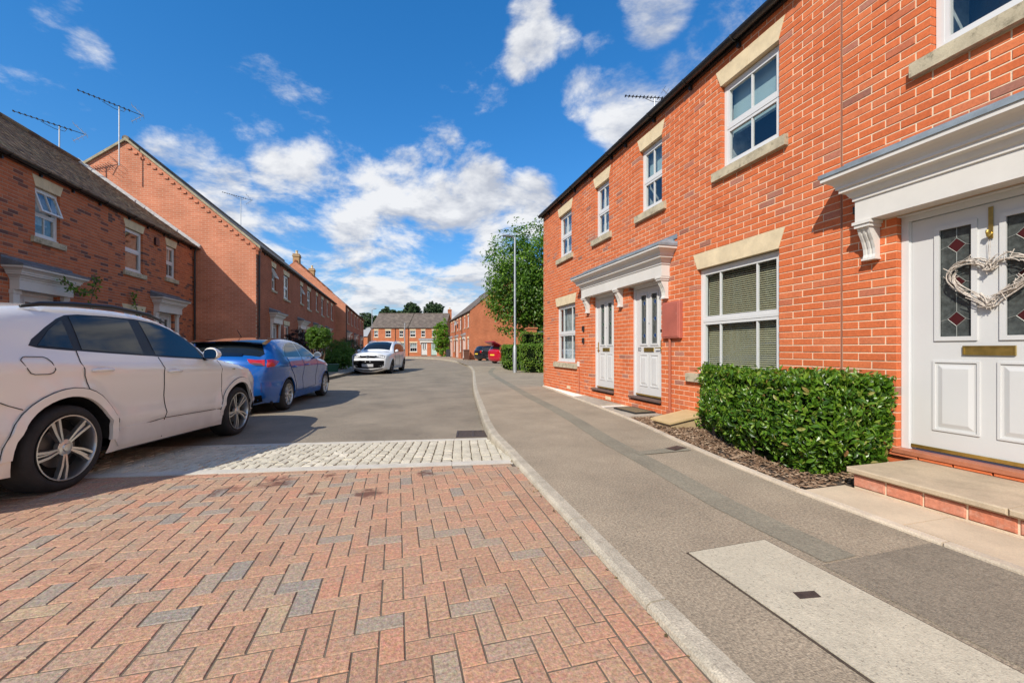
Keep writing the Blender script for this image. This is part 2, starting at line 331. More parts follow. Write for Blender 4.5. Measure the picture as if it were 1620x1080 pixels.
M_LEADED = mat('leaded_glass_dark', (.065, .074, .072), .12, var=.45, vs=25)
M_CAME = mat('lead_came', (.30, .31, .29), .45, metal=.3)
M_RUBY = mat('ruby_glass', (.06, .014, .016), .12)
M_BLUEG = mat('blue_glass', (.02, .055, .16), .1)
M_SILLRED = mat('red_tile_sill', (.42, .15, .08), .5, var=.15, vs=10)
M_SILLDK = mat('dark_tile_sill', (.13, .08, .065), .5, var=.2, vs=10)
M_METER = mat('red_meter_box', (.42, .12, .085), .45, var=.12, vs=4, stain=((.62, .40, .36), 9, .66, .5))
M_PIPER = mat('brick_red_pipe', (.42, .13, .07), .6)
# ------------------------------------------------------------------ ground
def structure(o): o['kind'] = 'structure'; return o
def catmull(pts, step):
    pts = [Vector(p) for p in pts]; P = [2 * pts[0] - pts[1]] + pts + [2 * pts[-1] - pts[-2]]; dense = []
    for i in range(1, len(P) - 2):
        for k in range(24):
            t = k / 24; a, b, c, d = P[i - 1], P[i], P[i + 1], P[i + 2]
            dense.append(.5 * ((2 * b) + (c - a) * t + (2 * a - 5 * b + 4 * c - d) * t * t + (3 * b - a - 3 * c + d) * t ** 3))
    dense.append(P[-2]); out = [dense[0]]; acc = 0
    for a, b in zip(dense, dense[1:]):
        seg = (b - a).length
        while acc + seg >= step:
            a = a.lerp(b, (step - acc) / seg); out.append(a.copy()); seg = (b - a).length; acc = 0
        acc += seg
    return out
def interp(pts, y):                      # x on a polyline given y
    if y <= pts[0][1]: return pts[0][0]
    for (a, b), (c, d) in zip(pts, pts[1:]):
        if b <= y <= d: return a + (c - a) * (y - b) / (d - b)
    return pts[-1][0]
M_ROAD = mat('road_asphalt', (.245, .203, .148), .9, var=.22, vs=.9, grain=.5, gs=65, bump=.6, bs=160, stain=((.085, .075, .068), 2.3, .60, .6))
M_PAVE = mat('pavement_asphalt', (.325, .265, .188), .92, var=.16, vs=1.3, grain=.62, gs=70, bump=.7, bs=140, stain=((.21, .17, .125), 1.6, .60, .45))
M_TRENCH = mat('trench_asphalt', (.24, .215, .158), .92, var=.15, vs=1.5, grain=.45, gs=75, bump=.6, bs=150)
M_PATCH = mat('patch_asphalt', (.24, .202, .148), .92, var=.12, vs=1.5, grain=.5, gs=75, bump=.7, bs=150)
M_KERB = mat('kerb_concrete', (.42, .37, .285), .92, var=.2, vs=5, grain=.4, gs=110, bump=.6, bs=120, stain=((.22, .18, .14), 9, .60, .6), rnd=.08)
M_EDGE = mat('edging_concrete', (.55, .46, .35), .92, var=.15, vs=5, grain=.2, gs=110, bump=.4, rnd=.08)
M_CONC = mat('cover_concrete', (.50, .45, .34), .9, var=.10, vs=4, grain=.18, gs=60, bump=.4, stain=((.13, .11, .09), 85, .555, .8))
M_SLAB = mat('paving_slab', (.54, .43, .30), .9, var=.12, vs=3, grain=.12, gs=110, bump=.25, rnd=.07)
M_SLABG = mat('paving_slab_grey', (.40, .35, .28), .9, var=.2, vs=3, grain=.15, gs=110, bump=.25, rnd=.07)
M_SETT = piece_mat('granite_sett', [(0, (.50, .455, .35)), (.4, (.60, .55, .43)), (.7, (.56, .51, .39)), (1, (.67, .61, .48))], grain=.3, gs=70, bump=.7, bs=60, mottle=((.33, .29, .22), .5), mots=12)
M_STRIP = mat('flush_kerb_concrete', (.55, .51, .43), .9, var=.14, vs=4, grain=.15, gs=110, bump=.3)
M_BED = mat('joint_sand', (.135, .105, .075), .95, var=.3, vs=12, grain=.4, gs=200)
M_GROUND = mat('far_ground', (.10, .13, .05), .95, var=.3, vs=.2)
M_SOIL = mat('soil', (.07, .05, .035), .95, var=.4, vs=10, grain=.4, gs=100)
M_IRON = mat('cast_iron', (.10, .075, .065), .6, metal=.5, var=.3, vs=20, bump=.3)
M_GRAVW = mat('white_chippings', (.72, .69, .63), .8, rnd=.2)
BLOCK = piece_mat('paving_block', [(0, (0.388, 0.230, 0.150)), (.25, (0.456, 0.265, 0.169)), (.45, (0.427, 0.275, 0.178)), (.6, (0.485, 0.250, 0.158)), (.80, (0.407, 0.270, 0.183)), (.92, (0.359, 0.275, 0.202)), (.97, (0.291, 0.250, 0.207)), (1, (0.456, 0.320, 0.202))], speck=(75, .26), grain=.55, gs=58, bump=.5, bs=120, mottle=((.30, .245, .185), .7), mots=7)
# oil and rust marks on the blocks: dark red-brown blotches at fixed places
def add_marks(m, spots, col, zscale=1.0):
    t = m.node_tree; N = t.nodes.new; L = t.links.new; p = t.nodes['Principled BSDF']; src = p.inputs['Base Color'].links[0].from_socket
    g = N('ShaderNodeNewGeometry'); n = N('ShaderNodeTexNoise'); n.inputs['Scale'].default_value = 11; n.inputs['Detail'].default_value = 7; n.inputs['Roughness'].default_value = .7; L(g.outputs['Position'], n.inputs['Vector'])
    tot = None
    for x, y, r, k in spots:
        d = N('ShaderNodeVectorMath'); d.operation = 'DISTANCE'; L(g.outputs['Position'], d.inputs[0]); d.inputs[1].default_value = (x, y, 0)
        mr = N('ShaderNodeMapRange'); mr.interpolation_type = 'SMOOTHSTEP'; L(d.outputs['Value'], mr.inputs[0]); mr.inputs[1].default_value = r; mr.inputs[2].default_value = 0; mr.inputs[4].default_value = k
        if tot is None: tot = mr.outputs[0]
        else:
            a = N('ShaderNodeMath'); a.operation = 'MAXIMUM'; L(tot, a.inputs[0]); L(mr.outputs[0], a.inputs[1]); tot = a.outputs[0]
    a = N('ShaderNodeMath'); a.operation = 'ADD'; L(tot, a.inputs[0]); L(n.outputs['Fac'], a.inputs[1])
    mr = N('ShaderNodeMapRange'); L(a.outputs[0], mr.inputs[0]); mr.inputs[1].default_value = .72; mr.inputs[2].default_value = .92; mr.inputs[4].default_value = .85
    x = N('ShaderNodeMix'); x.data_type = 'RGBA'; L(mr.outputs[0], x.inputs[0]); L(src, x.inputs[6]); x.inputs[7].default_value = c4(col); L(x.outputs[2], p.inputs['Base Color'])
add_marks(BLOCK, [(-.98, 3.93, .34, .42), (-1.32, 3.8, .3, .36), (-.62, 3.55, .13, .45), (-.22, 3.45, .22, .5), (.25, 3.85, .2, .42), (-.55, 4.0, .25, .33), (-1.55, 2.62, .3, .3), (-.1, 2.1, .12, .3)], (.13, .055, .04))

structure(MB().add([(-900, -900, -.16), (900, -900, -.16), (900, 1500, -.16), (-900, 1500, -.16)], [(0, 1, 2, 3)]).build('ground', M_GROUND))
# road: one sheet from the setts on
RK = [(1.02, -3), (1.043, 1.19), (1.07, 2.1), (1.11, 3.48), (1.135, 3.95), (1.2, 5.68), (1.29, 6.23), (1.56, 8.03), (2.11, 11.62), (2.96, 16.47), (3.55, 19.8), (4.0, 22.6), (4.7, 28), (5.15, 36), (5.0, 43), (4.5, 48.5), (3.2, 53.5), (1.0, 58), (-3, 61), (-9, 62.5)]
LK = [(-4.9, 5.2), (-4.6, 7), (-4.2, 10), (-3.35, 14.5), (-2.62, 18), (-2.2, 21), (-1.6, 26), (-1.0, 34), (-1.2, 42), (-2.2, 47), (-4.5, 51), (-9, 54)]
rk = catmull(RK, .915); lk = catmull(LK, .915)
def grid_sheet(poly_xy, z, m, name):
    return MB().add([(x, y, z) for x, y in poly_xy], [list(range(len(poly_xy)))]).build(name, m)
structure(grid_sheet([(-16, 5.0), (7, 4.2), (7, 70), (-30, 70), (-30, 5)], -.09, M_ROAD, 'road'))
KT = .03                                   # kerb and pavement top
EL = [(2.95, -3), (2.955, 1.2), (2.975, 2.3), (3.05, 3.1), (3.25, 4.35), (3.49, 5.6), (3.67, 7.0), (3.85, 8.6), (4.1, 11.0), (4.2, 11.75)]
KW = .105
def offset(pts, d):                        # to the right of the direction of travel
    out = []
    for i, p in enumerate(pts):
        t = (pts[min(i + 1, len(pts) - 1)] - pts[max(i - 1, 0)]).normalized(); out.append(p + Vector((t.y, -t.x)) * d)
    return out
kb = offset(rk, KW)
inner = [Vector(p) for p in EL]
far_in = [Vector((4.25, 11.8)), Vector((16, 11.8)), Vector((16, 75)), Vector((-9, 75))]
pv = kb + [kb[-1] + Vector((0, 6))] + far_in[::-1][:0]
poly = [tuple(p) for p in kb] + [(-9, 66), (20, 66), (20, 11.8), (4.25, 11.8)] + [tuple(p) for p in inner[::-1]]
pave = structure(MB().prism(poly, -.15, KT).build('pavement_right', M_PAVE))
def kerb_run(line, parent, side, z_road=-.2, top=KT, w=KW, mt=M_KERB, name='kerb_stone', bev=.03):
    off = offset(line, side * w); 
    bev_in = offset(line, side * bev)
    for i in range(len(line) - 1):
        a, b = line[i], line[i + 1]; d = (b - a).normalized() * .0055; mb = MB()
        def ring(p, q, o, dd):
            p, q, o = p + dd, q + dd, o + dd
            return [(p.x, p.y, z_road), (p.x, p.y, top - .035), (q.x * .25 + p.x * .75, q.y * .25 + p.y * .75, top - .012), (q.x, q.y, top), (o.x, o.y, top + R.uniform(0, .002)), (o.x, o.y, z_road)]
        mb.loft([ring(a, bev_in[i], off[i], d), ring(b, bev_in[i + 1], off[i + 1], -d)])
        mb.build(name, mt, parent, smooth=False)
kerb_run(rk, pave, 1)
# left pavement and its kerb
lpoly = [tuple(p) for p in lk] + [(-40, 58), (-40, 4.6), (-8, 4.6)]
lpave = structure(MB().prism(lpoly, -.15, KT).build('pavement_left', M_PAVE))
kerb_run(lk, lpave, -1)
# concrete edging behind the right pavement
el = catmull([tuple(p) for p in EL], .915)
kerb_run(el, pave, 1, z_road=-.1, top=.052, w=.055, mt=M_EDGE, name='edging_stone', bev=.006)

# setts ramp between two flush strips
O = Vector((1.13, 3.945)); U = Vector((-.9891, .1472)); V = Vector((.1472, .9891))
def ramp(u, v): p = O + U * u + V * v; return (p.x, p.y, -.088 * max(0, min(1, (v - .1) / 1.4)))
def kerb_u(v):                             # where the ramp row meets the kerb
    p = O + V * v; return -(interp([tuple(q) for q in rk], p.y) - p.x) / .9891 * .98 + .004
setts = structure(MB().add([ramp(-.3, 0)[:2] + (-.012,), ramp(7, 0)[:2] + (-.012,), (ramp(7, 1.52)[0], ramp(7, 1.52)[1], -.1), (ramp(-.4, 1.52)[0], ramp(-.4, 1.52)[1], -.1)], [(0, 1, 2, 3)]).build('sett_ramp', M_BED))
def slabpiece(mb, us, v0, v1, h=.004):
    a, b = us
    c = [ramp(a[0], v0), ramp(b, v0), ramp(b, v1), ramp(a[1], v1)]
    mb.add([(x, y, z + h) for x, y, z in c] + [(x, y, z - .1) for x, y, z in c], [(0, 1, 2, 3), (0, 4, 5, 1), (1, 5, 6, 2), (2, 6, 7, 3), (3, 7, 4, 0)])
for v0, v1 in ((.0, .135), (1.50, 1.60)):
    u = None
    for k in range(8):
        u0 = (kerb_u(v0) + .01, kerb_u(v1) + .01) if k == 0 else (u, u)
        u = k * .915 + .62; mb = MB(); slabpiece(mb, ((u0[0] + .002, u0[1] + .002), u - .002), v0, v1); mb.build('flush_kerb', M_STRIP, setts)
SETT_SH = []
for k in range(6):                          # six hand-dressed sett shapes
    mb = MB(); a, b = .049, .07
    ring0 = [(-a, -b), (a, -b), (a, b), (-a, b)]
    def jit(r): return [(x + R.uniform(-.004, .004), y + R.uniform(-.004, .004)) for x, y in r]
    def sub(r): 
        o = []
        for i in range(4):
            p, q = r[i], r[(i + 1) % 4]; o += [p, ((p[0] + q[0]) / 2 + R.uniform(-.003, .003), (p[1] + q[1]) / 2 + R.uniform(-.003, .003))]
        return o
    r8 = sub(jit(ring0))
    mb.loft([[(x, y, -.05) for x, y in r8], [(x * .99, y * .99, -.012) for x, y in r8], [(x * .88, y * .9, R.uniform(.001, .005)) for x, y in r8]], cap=False)
    n = len(mb.v); mb.add([(0, 0, .007)], []); base = n - 8
    for i in range(8): mb.f.append([base + i, base + (i + 1) % 8, n]); mb.mi.append(0)
    SETT_SH.append(mb.mesh('sett', M_SETT))
cells = []
for c in range(62):
    v = .135
    off = R.uniform(0, .03)
    for r in range(9):
        u = .05 + c * .104; v = .135 + .075 + r * .151 + R.uniform(-.006, .006)
        if v + .06 > 1.5: continue
        if u - .05 < kerb_u(v): pass
        x, y, z = ramp(u, v); pj = project((x, y, z)); A = 0
        if pj and -40 < pj[0] < 1620: A = 1 / pj[2] ** 2
        cells.append((A, u, v))
    
for k in range(1, 3):                       # the cut pieces up to the kerb
    for r in range(9):
        u = .05 - k * .104; v = .21 + r * .151
        if u - .045 > kerb_u(v) and v < 1.44: cells.append((1 / 16, u, v))
cells.sort(key=lambda c: -c[0])
rest = MB(); rz = math.atan2(U.y, U.x)
for i, (A, u, v) in enumerate(cells):
    x, y, z = ramp(u, v); s = R.randrange(6); t = R.uniform(-.05, .05) + (math.pi if R.random() < .5 else 0); zz_ = z + R.uniform(-.004, .003)
    if i < 300: inst('sett', SETT_SH[s], setts, (x, y, zz_), (R.uniform(-.03, .03) - .06, R.uniform(-.03, .03), rz + t))
    else:
        me = SETT_SH[s]; ca, sa = math.cos(rz + t), math.sin(rz + t)
        rest.add([(x + p.co.x * ca - p.co.y * sa, y + p.co.x * sa + p.co.y * ca, zz_ + p.co.z) for p in me.vertices], [list(f.vertices) for f in me.polygons])
rest.build('setts', M_SETT, setts, kind='stuff')

# herringbone block paving
def kx(y): return 1.043 + .0332 * (y - 1.19)
def ay(x): return 3.945 + (1.13 - x) * .1488
def clip(poly, f):
    out = []
    for i in range(len(poly)):
        p, q = poly[i], poly[(i + 1) % len(poly)]; a, b = f(p), f(q)
        if a >= 0: out.append(p)
        if (a >= 0) != (b >= 0): t = a / (a - b); out.append((p[0] + (q[0] - p[0]) * t, p[1] + (q[1] - p[1]) * t))
    return out
def area(p): return abs(sum(p[i][0] * p[(i + 1) % len(p)][1] - p[(i + 1) % len(p)][0] * p[i][1] for i in range(len(p)))) / 2
paving = structure(MB().add([(-16, -3, -.0036), (1.03, -3, -.0036), (1.12, 3.94, -.0036), (-16, 6.5, -.0036)], [(0, 1, 2, 3)]).build('block_paving', M_BED))
def inset(poly, d):
    n = len(poly); ar = sum(poly[i][0] * poly[(i + 1) % n][1] - poly[(i + 1) % n][0] * poly[i][1] for i in range(n)); sg = 1 if ar > 0 else -1; out = []
    for i in range(n):
        a, b, c = Vector(poly[i - 1]), Vector(poly[i]), Vector(poly[(i + 1) % n]); e1, e2 = (b - a), (c - b)
        if e1.length < 1e-5 or e2.length < 1e-5: out.append(tuple(b)); continue
        e1.normalize(); e2.normalize(); n1 = Vector((-e1.y, e1.x)) * sg; n2 = Vector((-e2.y, e2.x)) * sg; m_ = n1 + n2; k = d * 2 / max(.35, m_.length_squared)
        out.append(tuple(b + m_ * k * .5 * 1.0 if False else b + m_ * (d / max(.3, 1 + n1.dot(n2)))))
    return out
def block_ring(poly, z=0, g=.0029, ch=.003):
    a, b = inset(poly, g), inset(poly, g + ch)
    return [[(x, y, z - .05) for x, y in a], [(x, y, z - .0035) for x, y in a], [(x, y, z) for x, y in b]]
def add_block(mb, poly, z=0):
    r = block_ring(poly, z); mb.loft(r, True, False); n = len(r[0]); o = len(mb.v) - n; mb.f.append([o + i for i in range(n)]); mb.mi.append(0)
std = MB(); add_block(std, [(-.0962, -.0481), (.0962, -.0481), (.0962, .0481), (-.0962, .0481)]); STD = std.mesh('paving_block', BLOCK)
full, cut = [], []; BU = .0962
for i in range(-90, 14):
    for j in range(-14, 70):
        k = (i - j) % 4
        if k == 0: q = (i, i + 2, j, j + 1)
        elif k == 2: q = (i, i + 1, j - 1, j + 1)
        else: continue
        x0, x1, y0, y1 = [v * BU for v in q]; x0 += .03; x1 += .03; y0 += .02; y1 += .02
        pl = [(x0, y0), (x1, y0), (x1, y1), (x0, y1)]
        if y1 < .3 or x0 < -7.2 and y1 < 2: continue
        fK = lambda p: kx(p[1]) - .205 - p[0]; fA = lambda p: ay(p[0]) - .102 - p[1]
        if all(fK(p) >= 0 and fA(p) >= 0 for p in pl): full.append(((x0 + x1) / 2, (y0 + y1) / 2, 0 if k == 0 else math.pi / 2))
        else:
            c = clip(clip(pl, fK), fA) if pl else []
            if len(c) > 2 and area(c) > .0008: cut.append(c)
ka = math.atan(.0332)
for c in range(2):                          # two stretcher courses along the kerb
    for n in range(26):
        yc = .05 + n * .1924 + (.0962 if c else 0); xc = kx(yc) - .053 - c * .1005
        if yc < ay(xc) - .2: full.append((xc, yc, math.pi / 2 - ka))
        elif yc - .1 < ay(xc) - .03:
            x0, x1 = xc - .05, xc + .05; cut.append(clip([(x0, yc - .1), (x1, yc - .1), (x1, yc + .1), (x0, yc + .1)], lambda p: ay(p[0]) - .102 - p[1]))
aa = math.atan2(U.y, U.x)
for n in range(40):                         # one stretcher course along the flush strip
    u = .13 + n * .1924; p = O + U * u - V * .051; full.append((p.x, p.y, aa))
def bz(x, y): return R.uniform(-.0015, .0015)
sc = []
for (x, y, a) in full:
    pj = project((x, y, 0)); s = 0
    if pj and -30 < pj[0] < 1650 and pj[1] < 1100: s = 1 / pj[2] ** 3
    sc.append((s, x, y, a))
sc.sort(key=lambda t: -t[0]); rest = MB()
for i, (s, x, y, a) in enumerate(sc):
    if i < 300: inst('paving_block', STD, paving, (x, y, bz(x, y)), (R.uniform(-.006, .006), R.uniform(-.006, .006), a + R.uniform(-.006, .006) + (math.pi if R.random() < .5 else 0)))
    else:
        ca, sa = math.cos(a), math.sin(a)
        add_block(rest, [(x + u * ca - v * sa, y + u * sa + v * ca) for u, v in ((-.0962, -.0481), (.0962, -.0481), (.0962, .0481), (-.0962, .0481))], bz(x, y))
for c in cut:
    if len(c) > 2: add_block(rest, c, bz(0, 0))
rest.build('paving_blocks', BLOCK, paving, kind='stuff')

# gully grate in the channel
gy = thing('drain_gully', 'rusty iron drain gully grate set in the road against the kerb', 'drain', (1.06, 5.89, -.088), rad(-10))
mb = MB(); mb.box(-.235, .235, -.225, -.2, -.03, .006); mb.box(-.235, .235, .2, .225, -.03, .006); mb.box(-.235, -.21, -.2, .2, -.03, .006); mb.box(.21, .235, -.2, .2, -.03, .006); mb.box(-.012, .012, -.2, .2, -.03, .005); mb.build('frame', M_IRON, gy)
for s in (-1, 1):
    for k in range(8):
        MB().box(s * .11 - .095, s * .11 + .095, -.19 + k * .05, -.165 + k * .05, -.03, .003).build('grate_bar', M_IRON, gy)
MB().box(-.22, .22, -.21, .21, -.032, -.024).build('sump', M_BLACK, gy)

# things let into the pavement
cv = thing('chamber_cover', 'long pale concrete chamber cover slab let into the pavement', 'cover', (1.79, 1.2, KT))
MB().prism([(-.26, -.75), (.26, -.78), (.262, .70), (-.262, .69)], -.02, .007).build('cover_slab', M_CONC, cv)
mb = MB(); mb.prism([(-.272, -.80), (.272, -.80), (.273, .71), (-.273, .70)], -.02, .003); mb.build('joint', M_SOIL, cv)
MB().prism([(-.075, .205), (.03, .19), (.045, .235), (-.06, .252)], 0, .0085).build('lifting_plate', M_IRON, cv)
tp = MB().prism([(2.085, -1.2), (2.925, -1.2), (2.95, 1.615), (2.10, 1.60)], KT - .01, KT + .004).build('pavement_patch', M_PATCH, None); structure(tp)
tr = [(2.26, 1.62), (2.255, 2.4), (2.34, 3.17), (2.4, 3.8), (2.47, 4.53), (2.75, 6.5), (3.05, 9.6), (3.85, 16.3), (4.4, 19.6), (5.6, 24)]
tl = catmull(tr, .4); ta, tb = offset(tl, -.115), offset(tl, .115)
mb = MB(); mb.add([(p.x, p.y, KT + .0035) for p in ta] + [(p.x, p.y, KT + .0035) for p in tb], [(i, i + 1, len(ta) + i + 1, len(ta) + i) for i in range(len(ta) - 1)]); structure(mb.build('pavement_trench', M_TRENCH))
mb = MB(); mb.add([(2.44, 3.77, KT + .0075), (3.1, 3.80, KT + .0075), (3.11, 3.98, KT + .0075), (2.46, 3.90, KT + .0075)], [(0, 1, 2, 3)]); structure(mb.build('pavement_trench_branch', M_TRENCH))
wc = thing('stopcock_cover', 'small dark iron water stopcock cover in the pavement by the edging', 'cover', (2.99, 3.91, KT + .008), rad(20))
MB().box(-.11, .11, -.06, .06, -.03, .004).build('frame', M_IRON, wc); MB().box(-.09, .09, -.045, .045, 0, .007).build('lid', M_IRON, wc)

# front strip along the right-hand houses
structure(MB().prism([(3.0, 2.45), (4.3, 2.45), (4.3, 5.85), (3.58, 5.85), (3.3, 4.35), (3.1, 3.1)], -.1, .035).build('bark_bed', M_SOIL))
mb = MB()                                   # bark chips
M_BARK = piece_mat('bark_chip', [(0, (.10, .055, .03)), (.4, (.20, .12, .07)), (.7, (.30, .20, .13)), (.9, (.42, .31, .21)), (1, (.16, .09, .05))], grain=.3)
for k in range(5200):
    y = R.uniform(2.5, 5.8); x0 = interp([(a, b) for a, b in EL], y) + .065; x = R.uniform(x0, 4.2); l = R.uniform(.012, .035); w = R.uniform(.005, .013); a = R.uniform(0, 6.28); z = .037 + R.uniform(0, .018); tl_ = R.uniform(-.5, .5); t2 = R.uniform(-.4, .4)
    c, s = math.cos(a), math.sin(a); q = []
    for u, v, h in ((-l, -w, 0), (l, -w * .7, 0), (l * .8, w, 0), (-l * .9, w * .8, 0), (0, 0, .006)): q.append((x + u * c - v * s, y + u * s + v * c, z + h + u * tl_ + v * t2))
    mb.add(q, [(0, 1, 4), (1, 2, 4), (2, 3, 4), (3, 0, 4)])
o = mb.build('bark_chips', M_BARK, kind='stuff', recalc=False); tag(o, 'brown bark chips covering the narrow bed along the red brick wall', 'bark')
def gravel(name, label, area_fn, n, m, size, z):
    mb = MB()
    for k in range(n):
        x, y = area_fn(); s = size * R.uniform(.6, 1.3); a = R.uniform(0, 6.28)
        pts = [(x + s * math.cos(a + t * 2.09) * R.uniform(.7, 1.2), y + s * math.sin(a + t * 2.09) * R.uniform(.7, 1.2), z + R.uniform(0, .006)) for t in range(3)]
        mb.add(pts + [(x + R.uniform(-.2, .2) * s, y, z + s * R.uniform(.5, 1.0))], [(0, 1, 3), (1, 2, 3), (2, 0, 3)])
    return tag(mb.build(name, m, kind='stuff', recalc=False), label, 'gravel')
def ed(y): return interp([(a, b) for a, b in EL], y) + .06
structure(MB().prism([(ed(8.7), 8.72), (4.3, 8.72), (4.3, 11.7), (ed(11.6), 11.7)], -.1, .036).build('gravel_bed', M_GRAVW))
def ga():
    y = R.uniform(8.75, 11.65); return R.uniform(ed(y), 4.23), y
gravel('white_chippings', 'white stone chippings at the foot of the end house wall', ga, 2200, M_GRAVW, .02, .036)
structure(MB().prism([(ed(6.95), 6.92), (4.3, 6.92), (4.3, 7.2), (ed(7.2), 7.2)], -.1, .036).build('gravel_strip', M_GRAVW))
pf = structure(MB().prism([(3.62, 5.86), (4.3, 5.86), (4.3, 8.7), (3.95, 8.7)], -.1, .03).build('front_path', M_SOIL))
for y0, y1 in ((5.86, 6.38), (6.40, 6.92), (7.2, 7.68), (7.70, 8.18), (8.2, 8.7)):
    mb = MB(); mb.prism([(ed(y0) , y0), (4.22, y0), (4.22, y1 - .006), (ed(y1), y1 - .006)], -.05, .062 + R.uniform(-.004, .004)); mb.build('paving_slab', M_SLABG, pf)
pf2 = structure(MB().prism([(3.0, -2.5), (4.3, -2.5), (4.3, 2.46), (3.03, 2.46)], -.1, .03).build('door_path', M_SOIL))
for k in range(5):
    y1 = 2.455 - k * .66; MB().prism([(3.014, y1 - .652), (3.46, y1 - .652), (3.46, y1), (3.032, y1)], -.05, .052 + R.uniform(-.002, .002)).build('paving_slab', M_SLAB, pf2)
dw = structure(MB().prism([(5.0, 11.85), (16, 11.85), (16, 16.6), (6.0, 16.6)], 0, KT + .005).build('driveway', mat('driveway_blocks', (.42, .38, .32), .9, var=.15, vs=6, grain=.25, gs=40, bump=.4)))
structure(MB().prism([(4.6, 26.5), (16, 22.5), (16, 39.5), (5.35, 39.5)], 0, KT + .005).build('parking_court', M_ROAD))
# ------------------------------------------------------------------ building kit (house frame: x along the front, y out to the street, z up)
def solid_runs(u0, u1, z0, z1, openings):
    """intervals of the row z0..z1 that are wall"""
    zm = (z0 + z1) / 2; cuts = sorted((a, b) for a, b, c, d in openings if c < zm < d and b > u0 and a < u1); runs = []; x = u0
    for a, b in cuts:
        if a > x: runs.append((x, a))
        x = max(x, b)
    if x < u1: runs.append((x, u1))
    return runs
def wall_slab(mb, u0, u1, z0, z1, openings, y0, y1, grow=0.0):
    op = [(a - grow, b + grow, c - grow, d + grow) for a, b, c, d in openings]
    zs = sorted({z0, z1} | {z for o in op for z in o[2:] if z0 < z < z1})
    for a, b in zip(zs, zs[1:]):
        for p, q in solid_runs(u0, u1, a, b, op): mb.box(p, q, y0, y1, a, b)
BRICKS = {}
def brick_wall(house, u0, u1, z0, z1, openings, bm_, mm_, loc=(0, 0, 0), rotz=0, n_single=300, topf=None, phase=0.0, depth=.1, tooth0=False, tooth1=False):
    sl = MB(); wall_slab(sl, u0, u1, z0 - .06, z1, openings, -depth - .02, -.0055, .004)
    wall = sl.build('wall', mm_, house, loc=loc, rot=(0, 0, rotz))
    key = bm_.name
    if key not in BRICKS:
        BRICKS[key] = []
        for k in range(5):
            m = MB(); j = lambda: R.uniform(-.0012, .0012)
            m.bbox(-.1075 + j(), .1075 + j(), -depth, 0 + j(), -.0325 + j(), .0325 + j(), .0028); BRICKS[key].append(m.mesh('brick', bm_))
    M = house.matrix_basis @ Matrix.LocRotScale(Vector(loc), Matrix.Rotation(rotz, 3, 'Z').to_quaternion(), None)
    full, rest = [], MB(); nrow = int(round((z1 - z0) / .075))
    for r in range(nrow):
        za = z0 + r * .075; off = phase + (.1125 if r % 2 else 0)
        for p, q in solid_runs(u0, u1, za, za + .075, openings):
            k = math.floor((p - off) / .225); row = []
            while True:
                a = off + k * .225 + .005; b = a + .215; k += 1
                if a > q - (.001 if tooth1 and q == u1 else .02): break
                if tooth0 and p == u0 and a < u0 - .002: continue
                a2, b2 = max(a, p + (.005 if p == u0 else .0)), (b if tooth1 and q == u1 else min(b, q))
                if b2 > a2: row.append([a2, b2])
            if len(row) > 1 and row[0][1] - row[0][0] < .06: row[1][0] = row[0][0]; row.pop(0)
            if len(row) > 1 and row[-1][1] - row[-1][0] < .06: row[-2][1] = row[-1][1]; row.pop()
            if row and not (tooth0 and p == u0): row[0][0] = p + (.005 if p == u0 else 0)
            if row and not (tooth1 and q == u1): row[-1][1] = q - (.005 if q == u1 else 0)
            for a2, b2 in row:
                if b2 - a2 < .02: continue
                if abs(b2 - a2 - .215) < .0002: full.append((a2 + .1075, za + .0425))
                else: rest.bbox(a2, b2, -depth, R.uniform(-.002, .001), za + .01, za + .075, .0028)
    sc = []
    for u, z in full:
        w = M @ Vector((u, 0, z)); pj = project(w); s = 0
        if pj and -10 < pj[0] < 1630 and -10 < pj[1] < 1090:
            a = project(M @ Vector((u - .1, 0, z))); b = project(M @ Vector((u + .1, 0, z)))
            if a and b: s = abs(a[0] - b[0]) / pj[2]
        sc.append((s, u, z))
    sc.sort(key=lambda t: -t[0])
    for i, (s, u, z) in enumerate(sc):
        y = R.uniform(-.002, .0012)
        if i < n_single and s > 0: inst('brick', BRICKS[key][R.randrange(5)], wall, (u, y, z), (R.uniform(-.004, .004), R.uniform(-.003, .003), R.uniform(-.004, .004)))
        else: rest.bbox(u - .1075, u + .1075, -depth, y, z - .0325, z + .0325, .0028)
    rest.build('bricks', bm_, wall, kind='stuff', recalc=False)
    return wall
def lintel_stones(par, u0, u1, z0, z1, name='lintel_stone', n=2, splay=.085, m=None, proud=.006):
    mid = (u0 + u1) / 2; xs = [u0 + (u1 - u0) * i / n for i in range(n + 1)]
    for i in range(n):
        a, b = xs[i], xs[i + 1]; ka = splay * (mid - a) / (mid - u0); kb = splay * (b - mid) / (u1 - mid)
        MB().prism([(a + .002, z0), (b - .002, z0), (b - .002 + kb, z1), (a + .002 - ka, z1)], -.09, proud + .001 * (i % 2), 'y').build(name, m or M_STONE, par)
def frame_boxes(mb, u0, u1, z0, z1, w, y0, y1, mi=0):
    mb.box(u0, u1, y0, y1, z0, z0 + w, mi); mb.box(u0, u1, y0, y1, z1 - w, z1, mi); mb.box(u0, u0 + w, y0, y1, z0 + w, z1 - w, mi); mb.box(u1 - w, u1, y0, y1, z0 + w, z1 - w, mi)
